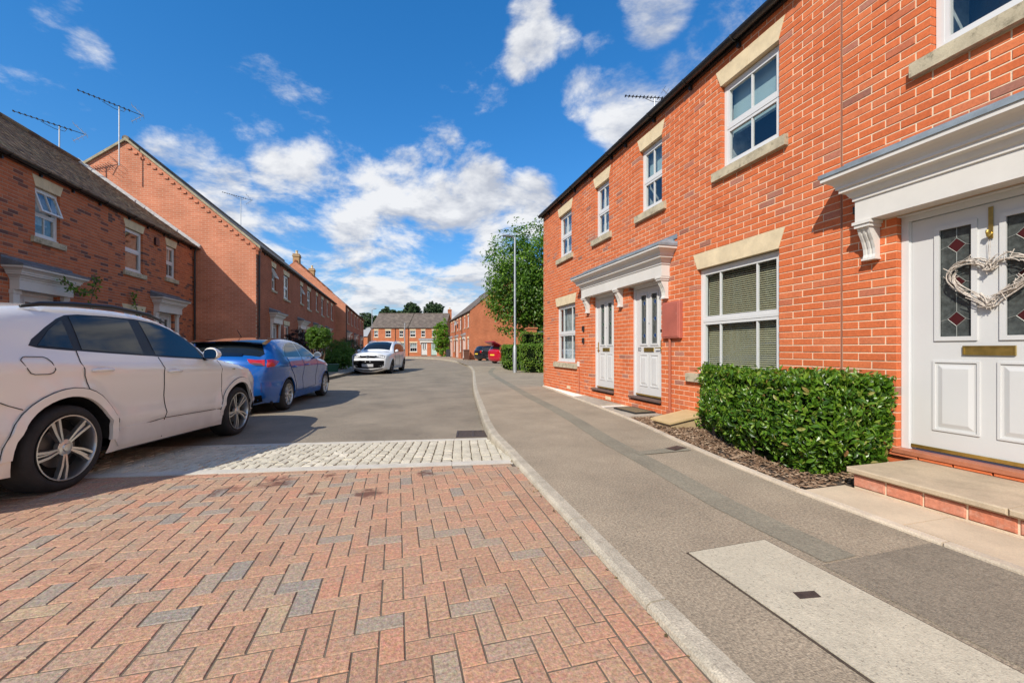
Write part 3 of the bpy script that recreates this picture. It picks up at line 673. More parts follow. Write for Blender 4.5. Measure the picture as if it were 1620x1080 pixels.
def light(par, u0, u1, z0, z1, y, bars, glass, name='sash', hbar=None, tilt=0, sw=.042, hinge='top'):
    """one sash: frame and bars, a pane per field; tilt opens it outwards from its top (or side) edge"""
    oz = z1 if hinge == 'top' else z0
    mb = MB(); frame_boxes(mb, u0, u1, z0 - oz, z1 - oz, sw, -.045, 0)
    xs = [u0 + sw] + [u0 + sw + (u1 - u0 - 2 * sw) * b for b in bars] + [u1 - sw]
    for x in xs[1:-1]: mb.box(x - .010, x + .010, -.034, -.006, z0 - oz + sw, z1 - oz - sw)
    s = mb.build(name, M_UPVC, par, loc=(0, y, oz), rot=(tilt, 0, 0))
    for a, b in zip(xs, xs[1:]):
        MB().box(a, b, -.026, -.020, z0 - oz + sw, z1 - oz - sw).build('pane', glass, par, loc=(0, y, oz), rot=(tilt, 0, 0))
    return s
def window(h, u0, u1, z0, z1, rec=.06, bars=(.5,), inner=None, sill=True, lintel=.225, nl=2, tilt_top=0, tilt_bot=0, sill_m=None, blind=None, split=.52, glass=None, room=None, sill_w=.12, sill_h=.14):
    fw = .05; g = glass or M_GLASS
    mb = MB(); frame_boxes(mb, u0 + .003, u1 - .003, z0 + .012, z1 - .012, fw, -rec - .065, -rec)
    zm = z0 + (z1 - z0) * (1 - split); mb.box(u0 + fw, u1 - fw, -rec - .06, -rec + .002, zm - .022, zm + .022)
    mb.box(u0 - .015 if sill else u0 + .004, u1 + .015 if sill else u1 - .004, -rec - .01, -rec + .03, z0 - .004, z0 + .030)
    w = mb.build('window', M_UPVC, h)
    for a, b, t in ((zm + .018, z1 - fw - .002, tilt_top), (z0 + fw + .002, zm - .018, tilt_bot)):
        s = light(w, u0 + fw - .006, u1 - fw + .006, a, b, -rec - .004 + (.012 if t else 0), bars, g, tilt=t)
    MB().box(u0 - .02, u1 + .02, -rec - .45, -rec - .44, z0 - .02, z1 + .02).build('dark_interior', room or M_ROOM, w)
    mb = MB(); [mb.box(*q) for q in ((u0 - .02, u0 - .012, -rec - .44, -rec - .06, z0, z1), (u1 + .012, u1 + .02, -rec - .44, -rec - .06, z0, z1), (u0, u1, -rec - .44, -rec - .06, z0 - .02, z0 - .012), (u0, u1, -rec - .44, -rec - .06, z1 + .012, z1 + .02))]; mb.build('reveal_lining', M_NET, w)
    if inner: MB().box(u0 + .02, u1 - .02, -rec - .14, -rec - .135, z0 + (z1 - z0) * inner[1], z1 - .02).build('curtain', inner[0], w)
    if blind:
        n = int((z1 - z0 - .1) / .027)
        bm_ = MB()
        for k in range(n):
            zc = z1 - .07 - k * .027; bm_.add([(u0 + .06, -rec - .105, zc + .009), (u1 - .06, -rec - .105, zc + .009), (u1 - .06, -rec - .085, zc - .008), (u0 + .06, -rec - .085, zc - .008), (u0 + .06, -rec - .104, zc + .0105), (u1 - .06, -rec - .104, zc + .0105)], [(0, 1, 2, 3), (3, 2, 5, 4)])
        for x in (u0 + .3, u1 - .3): bm_.box(x, x + .004, -rec - .11, -rec - .106, z0 + .05, z1 - .06)
        bl = bm_.build('venetian_blind', blind, w); bl['label'] = 'olive green slatted venetian blind behind the glass'
    if lintel: lintel_stones(w, u0, u1, z1, z1 + lintel, n=nl)
    if sill:
        MB().prism([(-.08, z0), (.055, z0 - .022), (.055, z0 - sill_h), (-.08, z0 - sill_h)], u0 - sill_w, u1 + sill_w, 'x').build('sill', sill_m or M_SILL, w)
    return w
def letters(text, size, par, loc, rot, m, name='house_number', ext=.002):
    cu = bpy.data.curves.new(name, 'FONT'); cu.body = text; cu.size = size; cu.extrude = ext; cu.align_x = 'CENTER'; cu.align_y = 'CENTER'
    t = bpy.data.objects.new('t', cu); COL.objects.link(t); dg = bpy.context.evaluated_depsgraph_get(); me = bpy.data.meshes.new_from_object(t.evaluated_get(dg)); bpy.data.objects.remove(t)
    me.materials.clear(); me.materials.append(m); return inst(name, me, par, loc, rot)
def door(h, u0, u1, z0, z1, rec=.07, dia=None, handle='L', sill_m=None, number=None, skin=None, letter=M_BRASS, detail=True, spy=True):
    """panelled door: white frame, leaf with two tall leaded lights above, two raised panels below"""
    fw = .055; sk = skin or M_DOOR
    mb = MB(); mb.box(u0 + .002, u0 + fw, -rec - .07, -rec, z0, z1); mb.box(u1 - fw, u1 - .002, -rec - .07, -rec, z0, z1); mb.box(u0 + fw, u1 - fw, -rec - .07, -rec, z1 - fw, z1)
    for a, b in ((u0 + fw, u0 + fw + .012), (u1 - fw - .012, u1 - fw)): mb.box(a, b, -rec - .07, -rec - .014, z0, z1 - fw)
    d = mb.build('door', M_UPVC, h); a, b = u0 + fw + .014, u1 - fw - .014; zb, zt = z0 + .022, z1 - fw - .006; W_ = b - a; yf = -rec - .02
    gz0, gz1 = z0 + .96, zt - .12; gw = W_ * .215; c1, c2 = a + W_ * .30, a + W_ * .70
    pz0, pz1 = zb + .17, z0 + .77; pw = W_ * .30
    ops = [(c - gw / 2, c + gw / 2, gz0, gz1) for c in (c1, c2)]
    MB().box(u0 + .002, u1 - .002, -rec + .001, -.002, z1 - .007, z1 - .0005).build('head_board', M_UPVC, d)
    lf = MB(); wall_slab(lf, a, b, zb, zt, ops, yf - .044, yf); leaf = lf.build('door_leaf', sk, d)
    mo = MB()
    for c in (c1, c2):
        frame_boxes(mo, c - gw / 2 - .028, c + gw / 2 + .028, gz0 - .028, gz1 + .028, .034, yf - .004, yf + .012)
        for k, (e, hh) in enumerate(((0, .006), (.02, -.001), (.045, .008))):
            pass
        frame_boxes(mo, c - pw / 2, c + pw / 2, pz0, pz1, .016, yf - .002, yf + .009)
        x0, x1, q0, q1 = c - pw / 2 + .035, c + pw / 2 - .035, pz0 + .035, pz1 - .035
        mo.add([(x0, yf + .0005, q0), (x1, yf + .0005, q0), (x1, yf + .0005, q1), (x0, yf + .0005, q1), (x0 + .03, yf + .009, q0 + .03), (x1 - .03, yf + .009, q0 + .03), (x1 - .03, yf + .009, q1 - .03), (x0 + .03, yf + .009, q1 - .03)],
               [(0, 1, 5, 4), (1, 2, 6, 5), (2, 3, 7, 6), (3, 0, 4, 7), (4, 5, 6, 7)])
    mo.build('panel_moulding', sk, d)
    if not detail:
        for c in (c1, c2): MB().box(c - gw / 2, c + gw / 2, yf - .02, yf - .012, gz0, gz1).build('glazed_panel', M_LEADED, d)
    else:
        for c in (c1, c2):
            MB().box(c - gw / 2, c + gw / 2, yf - .022, yf - .014, gz0, gz1).build('glazed_panel', M_LEADED, d)
            cm = MB(); dm = MB(); n = 3; hh = (gz1 - gz0) / n; q = gw * .27
            for k in range(n):
                zc = gz0 + hh * (k + .5) * 1.0 + (.0)
                dm.add([(c - q, yf - .0125, zc), (c, yf - .0125, zc - q * 1.05), (c + q, yf - .0125, zc), (c, yf - .0125, zc + q * 1.05)], [(0, 1, 2, 3)])
                for p1, p2 in (((c - q, zc), (c, zc + q * 1.05)), ((c, zc + q * 1.05), (c + q, zc)), ((c + q, zc), (c, zc - q * 1.05)), ((c, zc - q * 1.05), (c - q, zc)), ((c - gw / 2, zc - q * .3), (c - q, zc)), ((c + q, zc), (c + gw / 2, zc - q * .3)), ((c, zc + q * 1.05), (c, zc + hh - q * 1.05 if k < n - 1 else gz1)), ((c, gz0), (c, zc - q * 1.05)) if k == 0 else ((c, zc), (c, zc))):
                    if p1 != p2: cm.tube([(p1[0], yf - .012, p1[1]), (p2[0], yf - .012, p2[1])], .0024, 5)
            cm.build('lead_came', M_CAME, d); dm.build('glass_diamonds', dia or M_BLUEG, d)
    cz = z0 + .855
    lb = MB(); frame_boxes(lb, (a + b) / 2 - .145, (a + b) / 2 + .145, cz - .036, cz + .036, .01, yf, yf + .014); lb.box((a + b) / 2 - .136, (a + b) / 2 + .136, yf, yf + .008, cz - .027, cz + .027)
    lb.build('letter_box', letter, d)
    MB().box(a, b, yf, yf + .014, zb - .002, zb + .026).build('weather_bar', M_BRASS, d)
    if handle:
        hx = a + .045 if handle == 'L' else b - .045; s = 1 if handle == 'L' else -1
        m = MB(); m.box(hx - .016, hx + .016, yf, yf + .009, cz - .06, cz + .16); m.tube([(hx, yf + .008, cz + .03), (hx, yf + .05, cz + .03), (hx + s * .11, yf + .052, cz + .03)], .009, 8); m.build('handle', letter if letter == M_BRASS else M_CHROME, d)
    MB().box(u0 - .01, u1 + .01, -rec - .1, .045, z0 - .035, z0 - .002).build('door_sill', sill_m or M_SILLDK, d)
    if spy: MB().tube([((a + b) / 2, yf - .001, z0 + 1.32), ((a + b) / 2, yf + .006, z0 + 1.32)], .009, 8).build('spy_hole', M_BLACK, d)
    if number: letters(number, .105, d, (b - .11 if handle == 'L' else a + .1, yf + .002, cz), (math.pi / 2, 0, math.pi), mat('number_grey', (.10, .11, .13), .35))
    return d
def canopy(h, u0, u1, brackets, zb=2.31, of=.15, oc=.335, lead=None, white=None, pil=False, k=1.0):
    c = empty('door_canopy', h); wm = white or M_WHITE
    prof = [(of, zb), (of, zb + .19), (of + .014, zb + .195), (of + .014, zb + .222), (of + .03, zb + .236), (of + .05, zb + .275), (of + .085, zb + .287), (of + .085, zb + .318), (of + .103, zb + .322), (of + .103, zb + .345), (of + .12, zb + .37), (of + .15, zb + .395), (of + .178, zb + .408), (oc, zb + .412), (oc, zb + .462)]
    def path(o, z, y0=0.0): e = o - of; return [(u0 - e, y0, z), (u0 - e, o, z), (u1 + e, o, z), (u1 + e, y0, z)]
    mb = MB(); rings = [path(o, z) for o, z in prof]; mb.loft(rings, closed=False, cap=False)
    mb.add(path(of, zb), [(0, 1, 2, 3)]); mb.add(path(oc, zb + .462), [(0, 1, 2, 3)]); mb.build('entablature', wm, c)
    mb = MB(); z = zb + .468
    r0, r1 = path(oc + .012, z - .02), path(oc + .012, z + .016); e = oc - of
    top = [(u0 - e, .0, z + .13), (u0 - e + .12, .0, z + .135), (u1 + e - .12, .0, z + .135), (u1 + e, .0, z + .13)]
    mb.loft([r0, r1], closed=False, cap=False); mb.add(r1 + top, [(0, 1, 5, 4), (1, 2, 6, 5), (2, 3, 7, 6)]); mb.add(path(oc + .012, z - .02), [(0, 1, 2, 3)])
    mb.box(u0 - e - .01, u1 + e + .01, .001, .014, z + .10, z + .17)
    mb.build('lead_cover', lead or M_LEAD, c)
    for x in brackets:
        mb = MB(); pr = [(0, zb - .002), (.148, zb - .002), (.150, zb - .05), (.135, zb - .075), (.118, zb - .12), (.085, zb - .18), (.062, zb - .25), (.058, zb - .30), (.066, zb - .325), (.066, zb - .345), (0, zb - .345)]
        for a, b, dp in ((-.05, -.028, 0), (-.028, -.008, -.008), (-.008, .008, 0), (.008, .028, -.008), (.028, .05, 0)):
            mb.prism([(max(0, y + (dp if y > 0 else 0)), zz_) for y, zz_ in pr], x + a, x + b, 'x')
        mb.box(x - .075, x + .075, 0, .17, zb - .03, zb - .003); mb.box(x - .063, x + .063, 0, .158, zb - .06, zb - .03); mb.box(x - .058, x + .058, 0, .076, zb - .352, zb - .334)
        mb.build('bracket', wm, c)
    if pil:
        for x in (u0 + .07, u1 - .07):
            mb = MB(); mb.box(x - .075, x + .075, 0, .06, .1, zb - .003); mb.box(x - .09, x + .09, 0, .075, zb - .08, zb - .004); mb.box(x - .09, x + .09, 0, .075, .1, .3); mb.build('pilaster', wm, c)
    return c
def gutter(h, u0, u1, z, y=.1, r=.058, br=.9):
    mb = MB(); n = 9; rings = []
    for u in (u0, u1):
        o = [(u, y + r * math.cos(math.pi + math.pi * k / n), z + r * math.sin(math.pi + math.pi * k / n)) for k in range(n + 1)]
        i = [(u, y + (r - .005) * math.cos(math.pi + math.pi * k / n), z + (r - .005) * math.sin(math.pi + math.pi * k / n)) for k in range(n, -1, -1)]
        rings.append(o + i)
    mb.loft(rings); mb.box(u0, u1, .0, y - r + .004, z - .07, z + .03); g = mb.build('gutter', M_GUT, h, angle=35)
    x = u0 + .35
    while x < u1:
        b = MB(); b.tube([(x, y + (r + .006) * math.cos(math.pi + math.pi * k / 8), z + (r + .006) * math.sin(math.pi + math.pi * k / 8)) for k in range(9)], .011, 6); b.box(x - .02, x + .02, .0, .045, z - .13, z - .02); b.build('gutter_bracket', M_GUT, g); x += br
    return g
def downpipe(h, u, z0, z1, y=.06, r=.034, m=None, swan=True):
    mb = MB(); mb.tube([(u, y, z0), (u, y, z1)] + ([(u, y + .01, z1 + .06), (u, y + .04, z1 + .14), (u, y + .05, z1 + .2)] if swan else []), r, 10)
    p = mb.build('downpipe', m or M_GUT, h, angle=40)
    k = z0 + .3
    while k < z1: MB().box(u - r - .015, u + r + .015, 0, y + .01, k, k + .03).build('pipe_clip', m or M_GUT, p); k += 1.6
    return p
def roof(h, u0, u1, ze, zr, depth, over=.14, m=None, thick=.06, verge=.05, ridge=True):
    """two slopes, front eave at y=+over, ridge at y=-depth/2; each slope lies in its own frame so that the tiling follows it"""
    s = (zr - ze) / (depth / 2); L_ = math.hypot(depth / 2 + over, s * (depth / 2 + over)); an = math.atan(s); r0 = None
    ro = empty('roof', h)
    MB().box(u0 - verge, u1 + verge, 0, L_, 0, thick).build('roof_slope', m or T_FAR, ro, loc=(u0 + u1, over, ze - s * over + .02), rot=(an, 0, math.pi))
    MB().box(u0 - verge, u1 + verge, 0, L_, 0, thick).build('roof_slope', m or T_FAR, ro, loc=(0, -depth - over, ze - s * over + .02), rot=(an, 0, 0))
    if ridge: MB().tube([(u0 - verge, -depth / 2, zr + .075), (u1 + verge, -depth / 2, zr + .075)], .11, 8).build('ridge', m or T_FAR, ro)
    return ro
def tile_roof(h, u0, u1, ze, zr, depth, tm, over=.16, tw=.168, gauge=.112, n_single=300):
    s = (zr - ze) / (depth / 2); an = math.atan(s); L_ = math.hypot(depth / 2 + over, s * (depth / 2 + over))
    ro = MB().box(u0, u1, .0, L_, -.06, -.004).build('roof', M_BLACK, h, loc=(0, over, ze - s * over + .03)); ro.rotation_euler = (an, 0, math.pi); ro.location.x = u0 + u1
    M = h.matrix_basis @ Matrix.Translation(ro.location) @ ro.rotation_euler.to_matrix().to_4x4()
    tl_ = []
    for k in range(4):
        t = MB(); j = lambda: R.uniform(-.002, .002); g2 = gauge * 1.7
        t.add([(-tw / 2 + .0015, 0 + j(), 0), (tw / 2 - .0015, 0 + j(), 0), (tw / 2 - .0015, g2, -.004), (-tw / 2 + .0015, g2, -.004), (-tw / 2 + .0015, 0, .017 + j()), (tw / 2 - .0015, 0, .017 + j()), (tw / 2 - .0015, g2, .006), (-tw / 2 + .0015, g2, .006), (0, .0, .020), (0, g2, .009)],
              [(4, 8, 9, 7), (8, 5, 6, 9), (0, 1, 5, 8, 4), (0, 4, 7, 3), (1, 2, 6, 5)]); tl_.append(t.mesh('roof_tile', tm))
    items = []
    nrow = int(L_ / gauge)
    for r in range(nrow):
        v = r * gauge - .03; off = tw / 2 if r % 2 else 0; n = int((u1 - u0) / tw) + 1
        for i in range(n):
            u = u0 + i * tw + off
            if u > u1: continue
            pj = project(M @ Vector((u, v, 0))); items.append(((1 / pj[2] ** 2 if pj and -20 < pj[0] < 900 and pj[1] > 0 else 0), u, v))
    items.sort(key=lambda t: -t[0]); rest = MB()
    for i, (sc, u, v) in enumerate(items):
        k = R.randrange(4); z = R.uniform(0, .004); a = R.uniform(-.012, .012)
        if i < n_single and sc > 0: inst('roof_tile', tl_[k], ro, (u, v, z), (R.uniform(-.01, .01), a, R.uniform(-.01, .01)))
        else: rest.add([(u + p.co.x, v + p.co.y, p.co.z + z + p.co.x * a) for p in tl_[k].vertices], [list(f.vertices) for f in tl_[k].polygons])
    rest.build('roof_tiles', tm, ro, kind='stuff', recalc=False)
    mb = MB(); u = u0
    while u < u1 - .1: mb.tube([(u, L_ + .005, .01), (u + .43, L_ + .005, .013)], .10, 10); u += .44
    mb.build('ridge_tiles', tm, ro)
    o = MB().box(u0, u1, 0, L_, -.06, 0).build('rear_slope', T_FAR, ro); o.matrix_basis = (Matrix.Translation(ro.location) @ ro.rotation_euler.to_matrix().to_4x4()).inverted() @ (Matrix.Translation((0, -depth - over, ze - s * over + .03)) @ Matrix.Rotation(an, 4, 'X'))
    return ro
def gable(h, side_u, depth, z0, ze, zr, m, flip, name='gable_wall', th=.1):
    """gable end at x = side_u; own frame x along the gable, z up"""
    o = MB().prism([(0, z0), (depth, z0), (depth, ze), (depth / 2, zr), (0, ze)], 0, th, 'y').build(name, m, h)
    if flip: o.rotation_euler = (0, 0, -math.pi / 2); o.location = (side_u - th, 0, 0)       # x' -> -y
    else: o.rotation_euler = (0, 0, -math.pi / 2); o.location = (side_u, 0, 0)
    return o
def chimney(h, u, y, z0, z1, m, w=.7, d=.5, pots=1):
    c = MB().box(u - w / 2, u + w / 2, y - d / 2, y + d / 2, z0, z1).box(u - w / 2 - .05, u + w / 2 + .05, y - d / 2 - .05, y + d / 2 + .05, z1 - .18, z1 - .06).box(u - w / 2 - .02, u + w / 2 + .02, y - d / 2 - .02, y + d / 2 + .02, z1, z1 + .06).build('chimney', m, h)
    for k in range(pots): MB().lathe([(.10, z1 + .06), (.12, z1 + .1), (.1, z1 + .16), (.10, z1 + .36), (.125, z1 + .38), (.11, z1 + .41), (.07, z1 + .40)], 12).build('chimney_pot', M_STONE, c, loc=(u + (k - (pots - 1) / 2) * .3, y, 0), smooth=True)
    return c
def aerial(name, label, loc, mast, heading, boom=1.5, tilt=.12, group='rooftop television aerials', r=.018, n_el=11, front=.62):
    t = thing(name, label, 'aerial', loc, heading, group)
    MB().tube([(0, 0, 0), (0, 0, mast)], r, 8).build('mast', M_STEEL, t)
    b0 = Vector((-boom * (1 - front), 0, mast + .02 - tilt * boom * (1 - front))); b1 = Vector((boom * front, 0, mast + .02 + tilt * boom * front))
    MB().tube([b0, b1], .011, 6).build('boom', M_BLACK, t)
    mb = MB()
    for k in range(n_el):
        f = .22 + .78 * k / (n_el - 1); p = b0.lerp(b1, f); l = .10 - .03 * f; mb.tube([(p.x, -l, p.z), (p.x, l, p.z)], .012, 5); mb.box(p.x - .02, p.x + .02, -.03, .03, p.z - .012, p.z + .02)
    mb.build('director_elements', M_BLACK, t)
    mb = MB()
    for s in (-1, 1):
        for k in range(4): q = b0 + Vector((-.02 - .0 * k + .1 * k, 0, s * (.03 + .085 * k))); mb.tube([(q.x, -.2, q.z), (q.x, .2, q.z)], .005, 5)
        mb.tube([b0, b0 + Vector((.3, 0, s * .30))], .010, 5)
    mb.build('reflector', M_ALU, t)
    mb = MB(); mb.tube([(0, 0, mast - .12), (.12, .02, mast - .1), (.3, .02, mast - .02), (.42, 0, mast + .05)], .008, 6); mb.tube([(0, 0, mast - .1), (-.12, 0, mast - .12), (-.17, 0, mast - .03)], .008, 6); mb.build('stay', M_BLACK, t)
    return t
# ------------------------------------------------------------------ right-hand terrace (front wall at x = 4.237)
FX = 4.237; Q = math.pi / 2
def right_house(label, y0, y1, ops, **k):
    h = thing('terraced_house', label, 'house', (FX, y0, 0), Q, 'red brick houses of the sunlit terrace')
    brick_wall(h, 0, y1 - y0, .05, 5.15, [(a - y0, b - y0, c, d) for a, b, c, d in ops], B_RIGHT, M_MORTAR, phase=(-y0 + .07) % .225, **k)
    return h, (lambda y: y - y0)
L1 = .225
# nearest house: wreath on the door
h1, u = right_house('nearest red brick house on the right with the twig heart on its white door', -1.2, 3.032,
    [(1.47, 2.57, .2, 2.3), (1.40, 2.33, 3.575, 4.925)], n_single=300)
window(h1, u(1.40), u(2.33), 3.575, 4.7, inner=(M_RBLIND, .5))
door(h1, u(1.47), u(2.57), .275, 2.30, rec=.055, dia=M_RUBY, handle='L', sill_m=M_SILLRED, spy=False)
canopy(h1, u(1.19), u(2.81), [u(1.26), u(2.75)])
gutter(h1, u(-1.2), u(3.032), 5.13)
MB().box(u(3.030), u(3.048), -.03, -.003, .05, 5.15).build('movement_joint', mat('sealant', (.30, .12, .07), .85), h1)
B_STEP = piece_mat('step_brick', [(0, (.46, .15, .08)), (.5, (.55, .20, .12)), (1, (.50, .26, .19))], grain=.3, gs=35, mottle=((.60, .42, .33), .6), mots=14)
M_STEP = mat('step_slab', (.44, .35, .24), .9, var=.18, vs=4, grain=.16, gs=90, bump=.25, rnd=.07)
st = MB().box(u(-1.1), u(2.398), .02, .754, -.1, .163).build('door_step', M_MORTAR, h1)
x = u(2.40)
for k in range(15):
    a, b = x - k * .225 - .215, x - k * .225
    inst('brick', bpy.data.meshes.new_from_object(MB().bbox(a, b, .60, .765 + R.uniform(-.004, .004), .055, .155, .006).build('tmp', B_RIGHT, st)) if False else MB().bbox(a, b, .60, .764 + R.uniform(-.003, .003), .062, .152, .008).mesh('brick', B_STEP), st)
for k in range(3): MB().bbox(u(2.43) - k * .9 - .895, u(2.43) - k * .9, .0, .80, .166, .208, .008).build('step_slab', M_STEP, st)
for k in range(8): MB().bbox(u(2.62) - k * .225 - .215, u(2.62) - k * .225, -.05, .035, .211, .238, .004).build('brick', B_RIGHT, st)
# middle house: number 83
h2, u = right_house('middle red brick house with the red meter box and wide window above the hedge', 3.046, 7.17,
    [(3.73, 5.06, .8, 2.525), (5.92, 6.86, .2, 2.3), (3.73, 4.61, 3.575, 4.925), (5.90, 6.53, 3.575, 4.925)], n_single=300, tooth1=True)
window(h2, u(3.73), u(5.06), .8, 2.3, bars=(.24, .76), blind=M_BLIND, split=.5, sill_w=.2)
window(h2, u(3.73), u(4.61), 3.575, 4.7, inner=(M_RBLIND, .42), room=mat('navy_room', (.02, .03, .09), .9))
window(h2, u(5.90), u(6.53), 3.575, 4.7, inner=(M_RBLIND, .5), room=mat('navy_room', (.02, .03, .09), .9))
door(h2, u(5.92), u(6.86), .275, 2.30, dia=M_BLUEG, handle='L', number='83')
canopy(h2, u(5.70), u(8.68), [u(5.78), u(7.17), u(8.60)])
gutter(h2, u(3.032), u(7.17), 5.13)
mbx = MB(); mbx.bbox(u(5.385), u(5.815), 0, .062, 1.31, 1.89, .008); mb_ = mbx.build('meter_box', M_METER, h2); mb_['label'] = 'brick red gas meter box with scratched door'
MB().bbox(u(5.41), u(5.79), .06, .07, 1.335, 1.865, .005).build('meter_box_door', M_METER, mb_)
MB().tube([(u(5.655), .03, .14), (u(5.655), .03, 1.31)], .02, 8).build('gas_pipe', M_PIPER, h2, angle=40)
MB().bbox(u(5.60), u(5.71), 0, .06, .07, .17, .006).build('pipe_cover', M_PIPER, h2)
MB().box(u(5.90), u(5.915), 0, .02, 1.42, 1.47).build('door_bell', M_BLACK, h2)
# end house
h3, u = right_house('end house of the red brick terrace with lace curtains in its windows', 7.17, 11.615,
    [(7.47, 8.41, .2, 2.3), (9.35, 10.57, .8, 2.525), (7.67, 8.28, 3.575, 4.925), (9.57, 10.39, 3.575, 4.925)], n_single=300, tooth0=True)
window(h3, u(9.35), u(10.57), .8, 2.3, bars=(.24, .76), inner=(M_NET, .05), split=.5, sill_w=.13)
window(h3, u(7.67), u(8.28), 3.575, 4.7, inner=(M_NET, .05))
window(h3, u(9.57), u(10.39), 3.575, 4.7, inner=(M_NET, .1))
door(h3, u(7.47), u(8.41), .275, 2.30, dia=mat('green_glass', (.02, .07, .04), .1), handle='R')
gutter(h3, u(7.17), u(11.70), 5.13)
gable(h3, 11.615 - 7.17 + .012, 8.0, -.1, 5.15, 8.6, FB_R, True, th=.1)
for y_, z_ in ((9.13, .78), (8.86, 1.62), (8.86, 1.34)):
    MB().bbox(u(y_) - .035, u(y_) + .035, 0, .04, z_ - .06, z_ + .06, .006).build('cable_box', M_WHITE if z_ < 1 else M_BLACK, h3)
MB().tube([(u(9.1), .012, .1), (u(9.1), .012, .72)], .012, 6).build('cable_duct', M_PIPER, h3)
for y_, z_ in ((9.75, .16), (7.7, .12)): MB().bbox(u(y_) - .11, u(y_) + .11, -.01, .006, z_ - .035, z_ + .035, .003).build('air_brick', M_STONE, h3)
for h, a, b in ((h1, 0, 4.232), (h2, 0, 4.124), (h3, 0, 4.445)): roof(h, a, b, 5.17, 8.6, 8.0, over=.12, verge=.0)

# ------------------------------------------------------------------ left-hand houses in shade (front wall at x = -7.27)
LX = -7.27
def left_house(label, y0, y1, ops, **k):          # x runs towards the camera: u = y1 - y
    h = thing('terraced_house', label, 'house', (LX, y1, 0), -Q, 'brown roofed houses on the shaded side')
    u = lambda y: y1 - y
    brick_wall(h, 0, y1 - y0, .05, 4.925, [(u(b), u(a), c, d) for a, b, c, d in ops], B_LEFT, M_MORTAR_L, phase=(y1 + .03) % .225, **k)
    tile_roof(h, 0, y1 - y0 + (.14 if y0 < 5 else 0), 4.98, 7.66, 7.0, T_LEFT)
    gutter(h, 0, y1 - y0, 4.90, y=.13)
    return h, u
T_OPEN = .30
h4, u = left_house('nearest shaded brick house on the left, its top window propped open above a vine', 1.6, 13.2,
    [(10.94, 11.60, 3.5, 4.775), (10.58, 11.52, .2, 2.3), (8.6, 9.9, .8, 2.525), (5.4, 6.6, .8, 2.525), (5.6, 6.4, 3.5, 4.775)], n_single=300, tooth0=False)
window(h4, u(11.60), u(10.94), 3.5, 4.55, tilt_top=T_OPEN, inner=(M_NET, .3), sill_w=.11)
window(h4, u(9.9), u(8.6), .8, 2.3, bars=(.24, .76))
window(h4, u(6.6), u(5.4), .8, 2.3, bars=(.24, .76)); window(h4, u(6.4), u(5.6), 3.5, 4.55)
door(h4, u(11.52), u(10.58), .275, 2.30, detail=False)
canopy(h4, u(11.75), u(10.35), [], lead=M_LEADD, pil=True)
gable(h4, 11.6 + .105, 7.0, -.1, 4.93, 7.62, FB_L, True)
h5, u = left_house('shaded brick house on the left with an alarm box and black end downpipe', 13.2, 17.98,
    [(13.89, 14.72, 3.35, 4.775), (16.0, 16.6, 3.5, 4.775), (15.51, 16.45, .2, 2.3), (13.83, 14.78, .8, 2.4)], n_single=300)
window(h5, u(14.72), u(13.89), 3.35, 4.55, tilt_top=.0, tilt_bot=-.0, bars=(), split=.5, inner=None, sill_w=.1)
window(h5, u(16.6), u(16.0), 3.5, 4.55, inner=(M_NET, .4), sill_w=.1)
window(h5, u(14.78), u(13.83), .8, 2.175, bars=(.24, .76))
door(h5, u(16.45), u(15.51), .275, 2.30, detail=False)
canopy(h5, u(16.68), u(15.28), [], lead=M_LEADD, pil=True)
downpipe(h5, u(17.82), .1, 4.68)
al = MB(); al.prism([(-.1, -.12), (.1, -.12), (.1, .07), (.06, .12), (-.06, .12), (-.1, .07)], 0, .06, 'y'); al.build('alarm_box', mat('alarm_maroon', (.035, .015, .02), .35), h5, loc=(u(15.38), .002, 4.5))
# mortar fillet where the lower roof meets the tall gable
mb = MB()
for k in range(26):
    a, b = k / 26, (k + 1) / 26; y0_, y1_ = .18 + (-3.5 - .18) * a, .18 + (-3.5 - .18) * b; z0_ = 4.98 - .12 + (7.66 - 4.98 + .12) * a + .06; z1_ = 4.98 - .12 + (7.66 - 4.98 + .12) * b + .06
    w = R.uniform(.10, .16); mb.add([(0.0, y0_, z0_ + .12), (0.0, y1_, z1_ + .12), (w, y1_, z1_ + R.uniform(-.01, .01)), (w, y0_, z0_), (0, y0_, z0_ - .05), (w, y0_, z0_ - .05)], [(0, 1, 2, 3), (0, 3, 5, 4)])
mb.build('mortar_fillet', mat('lead_pale', (.52, .52, .50), .7, var=.2, vs=8), h5)

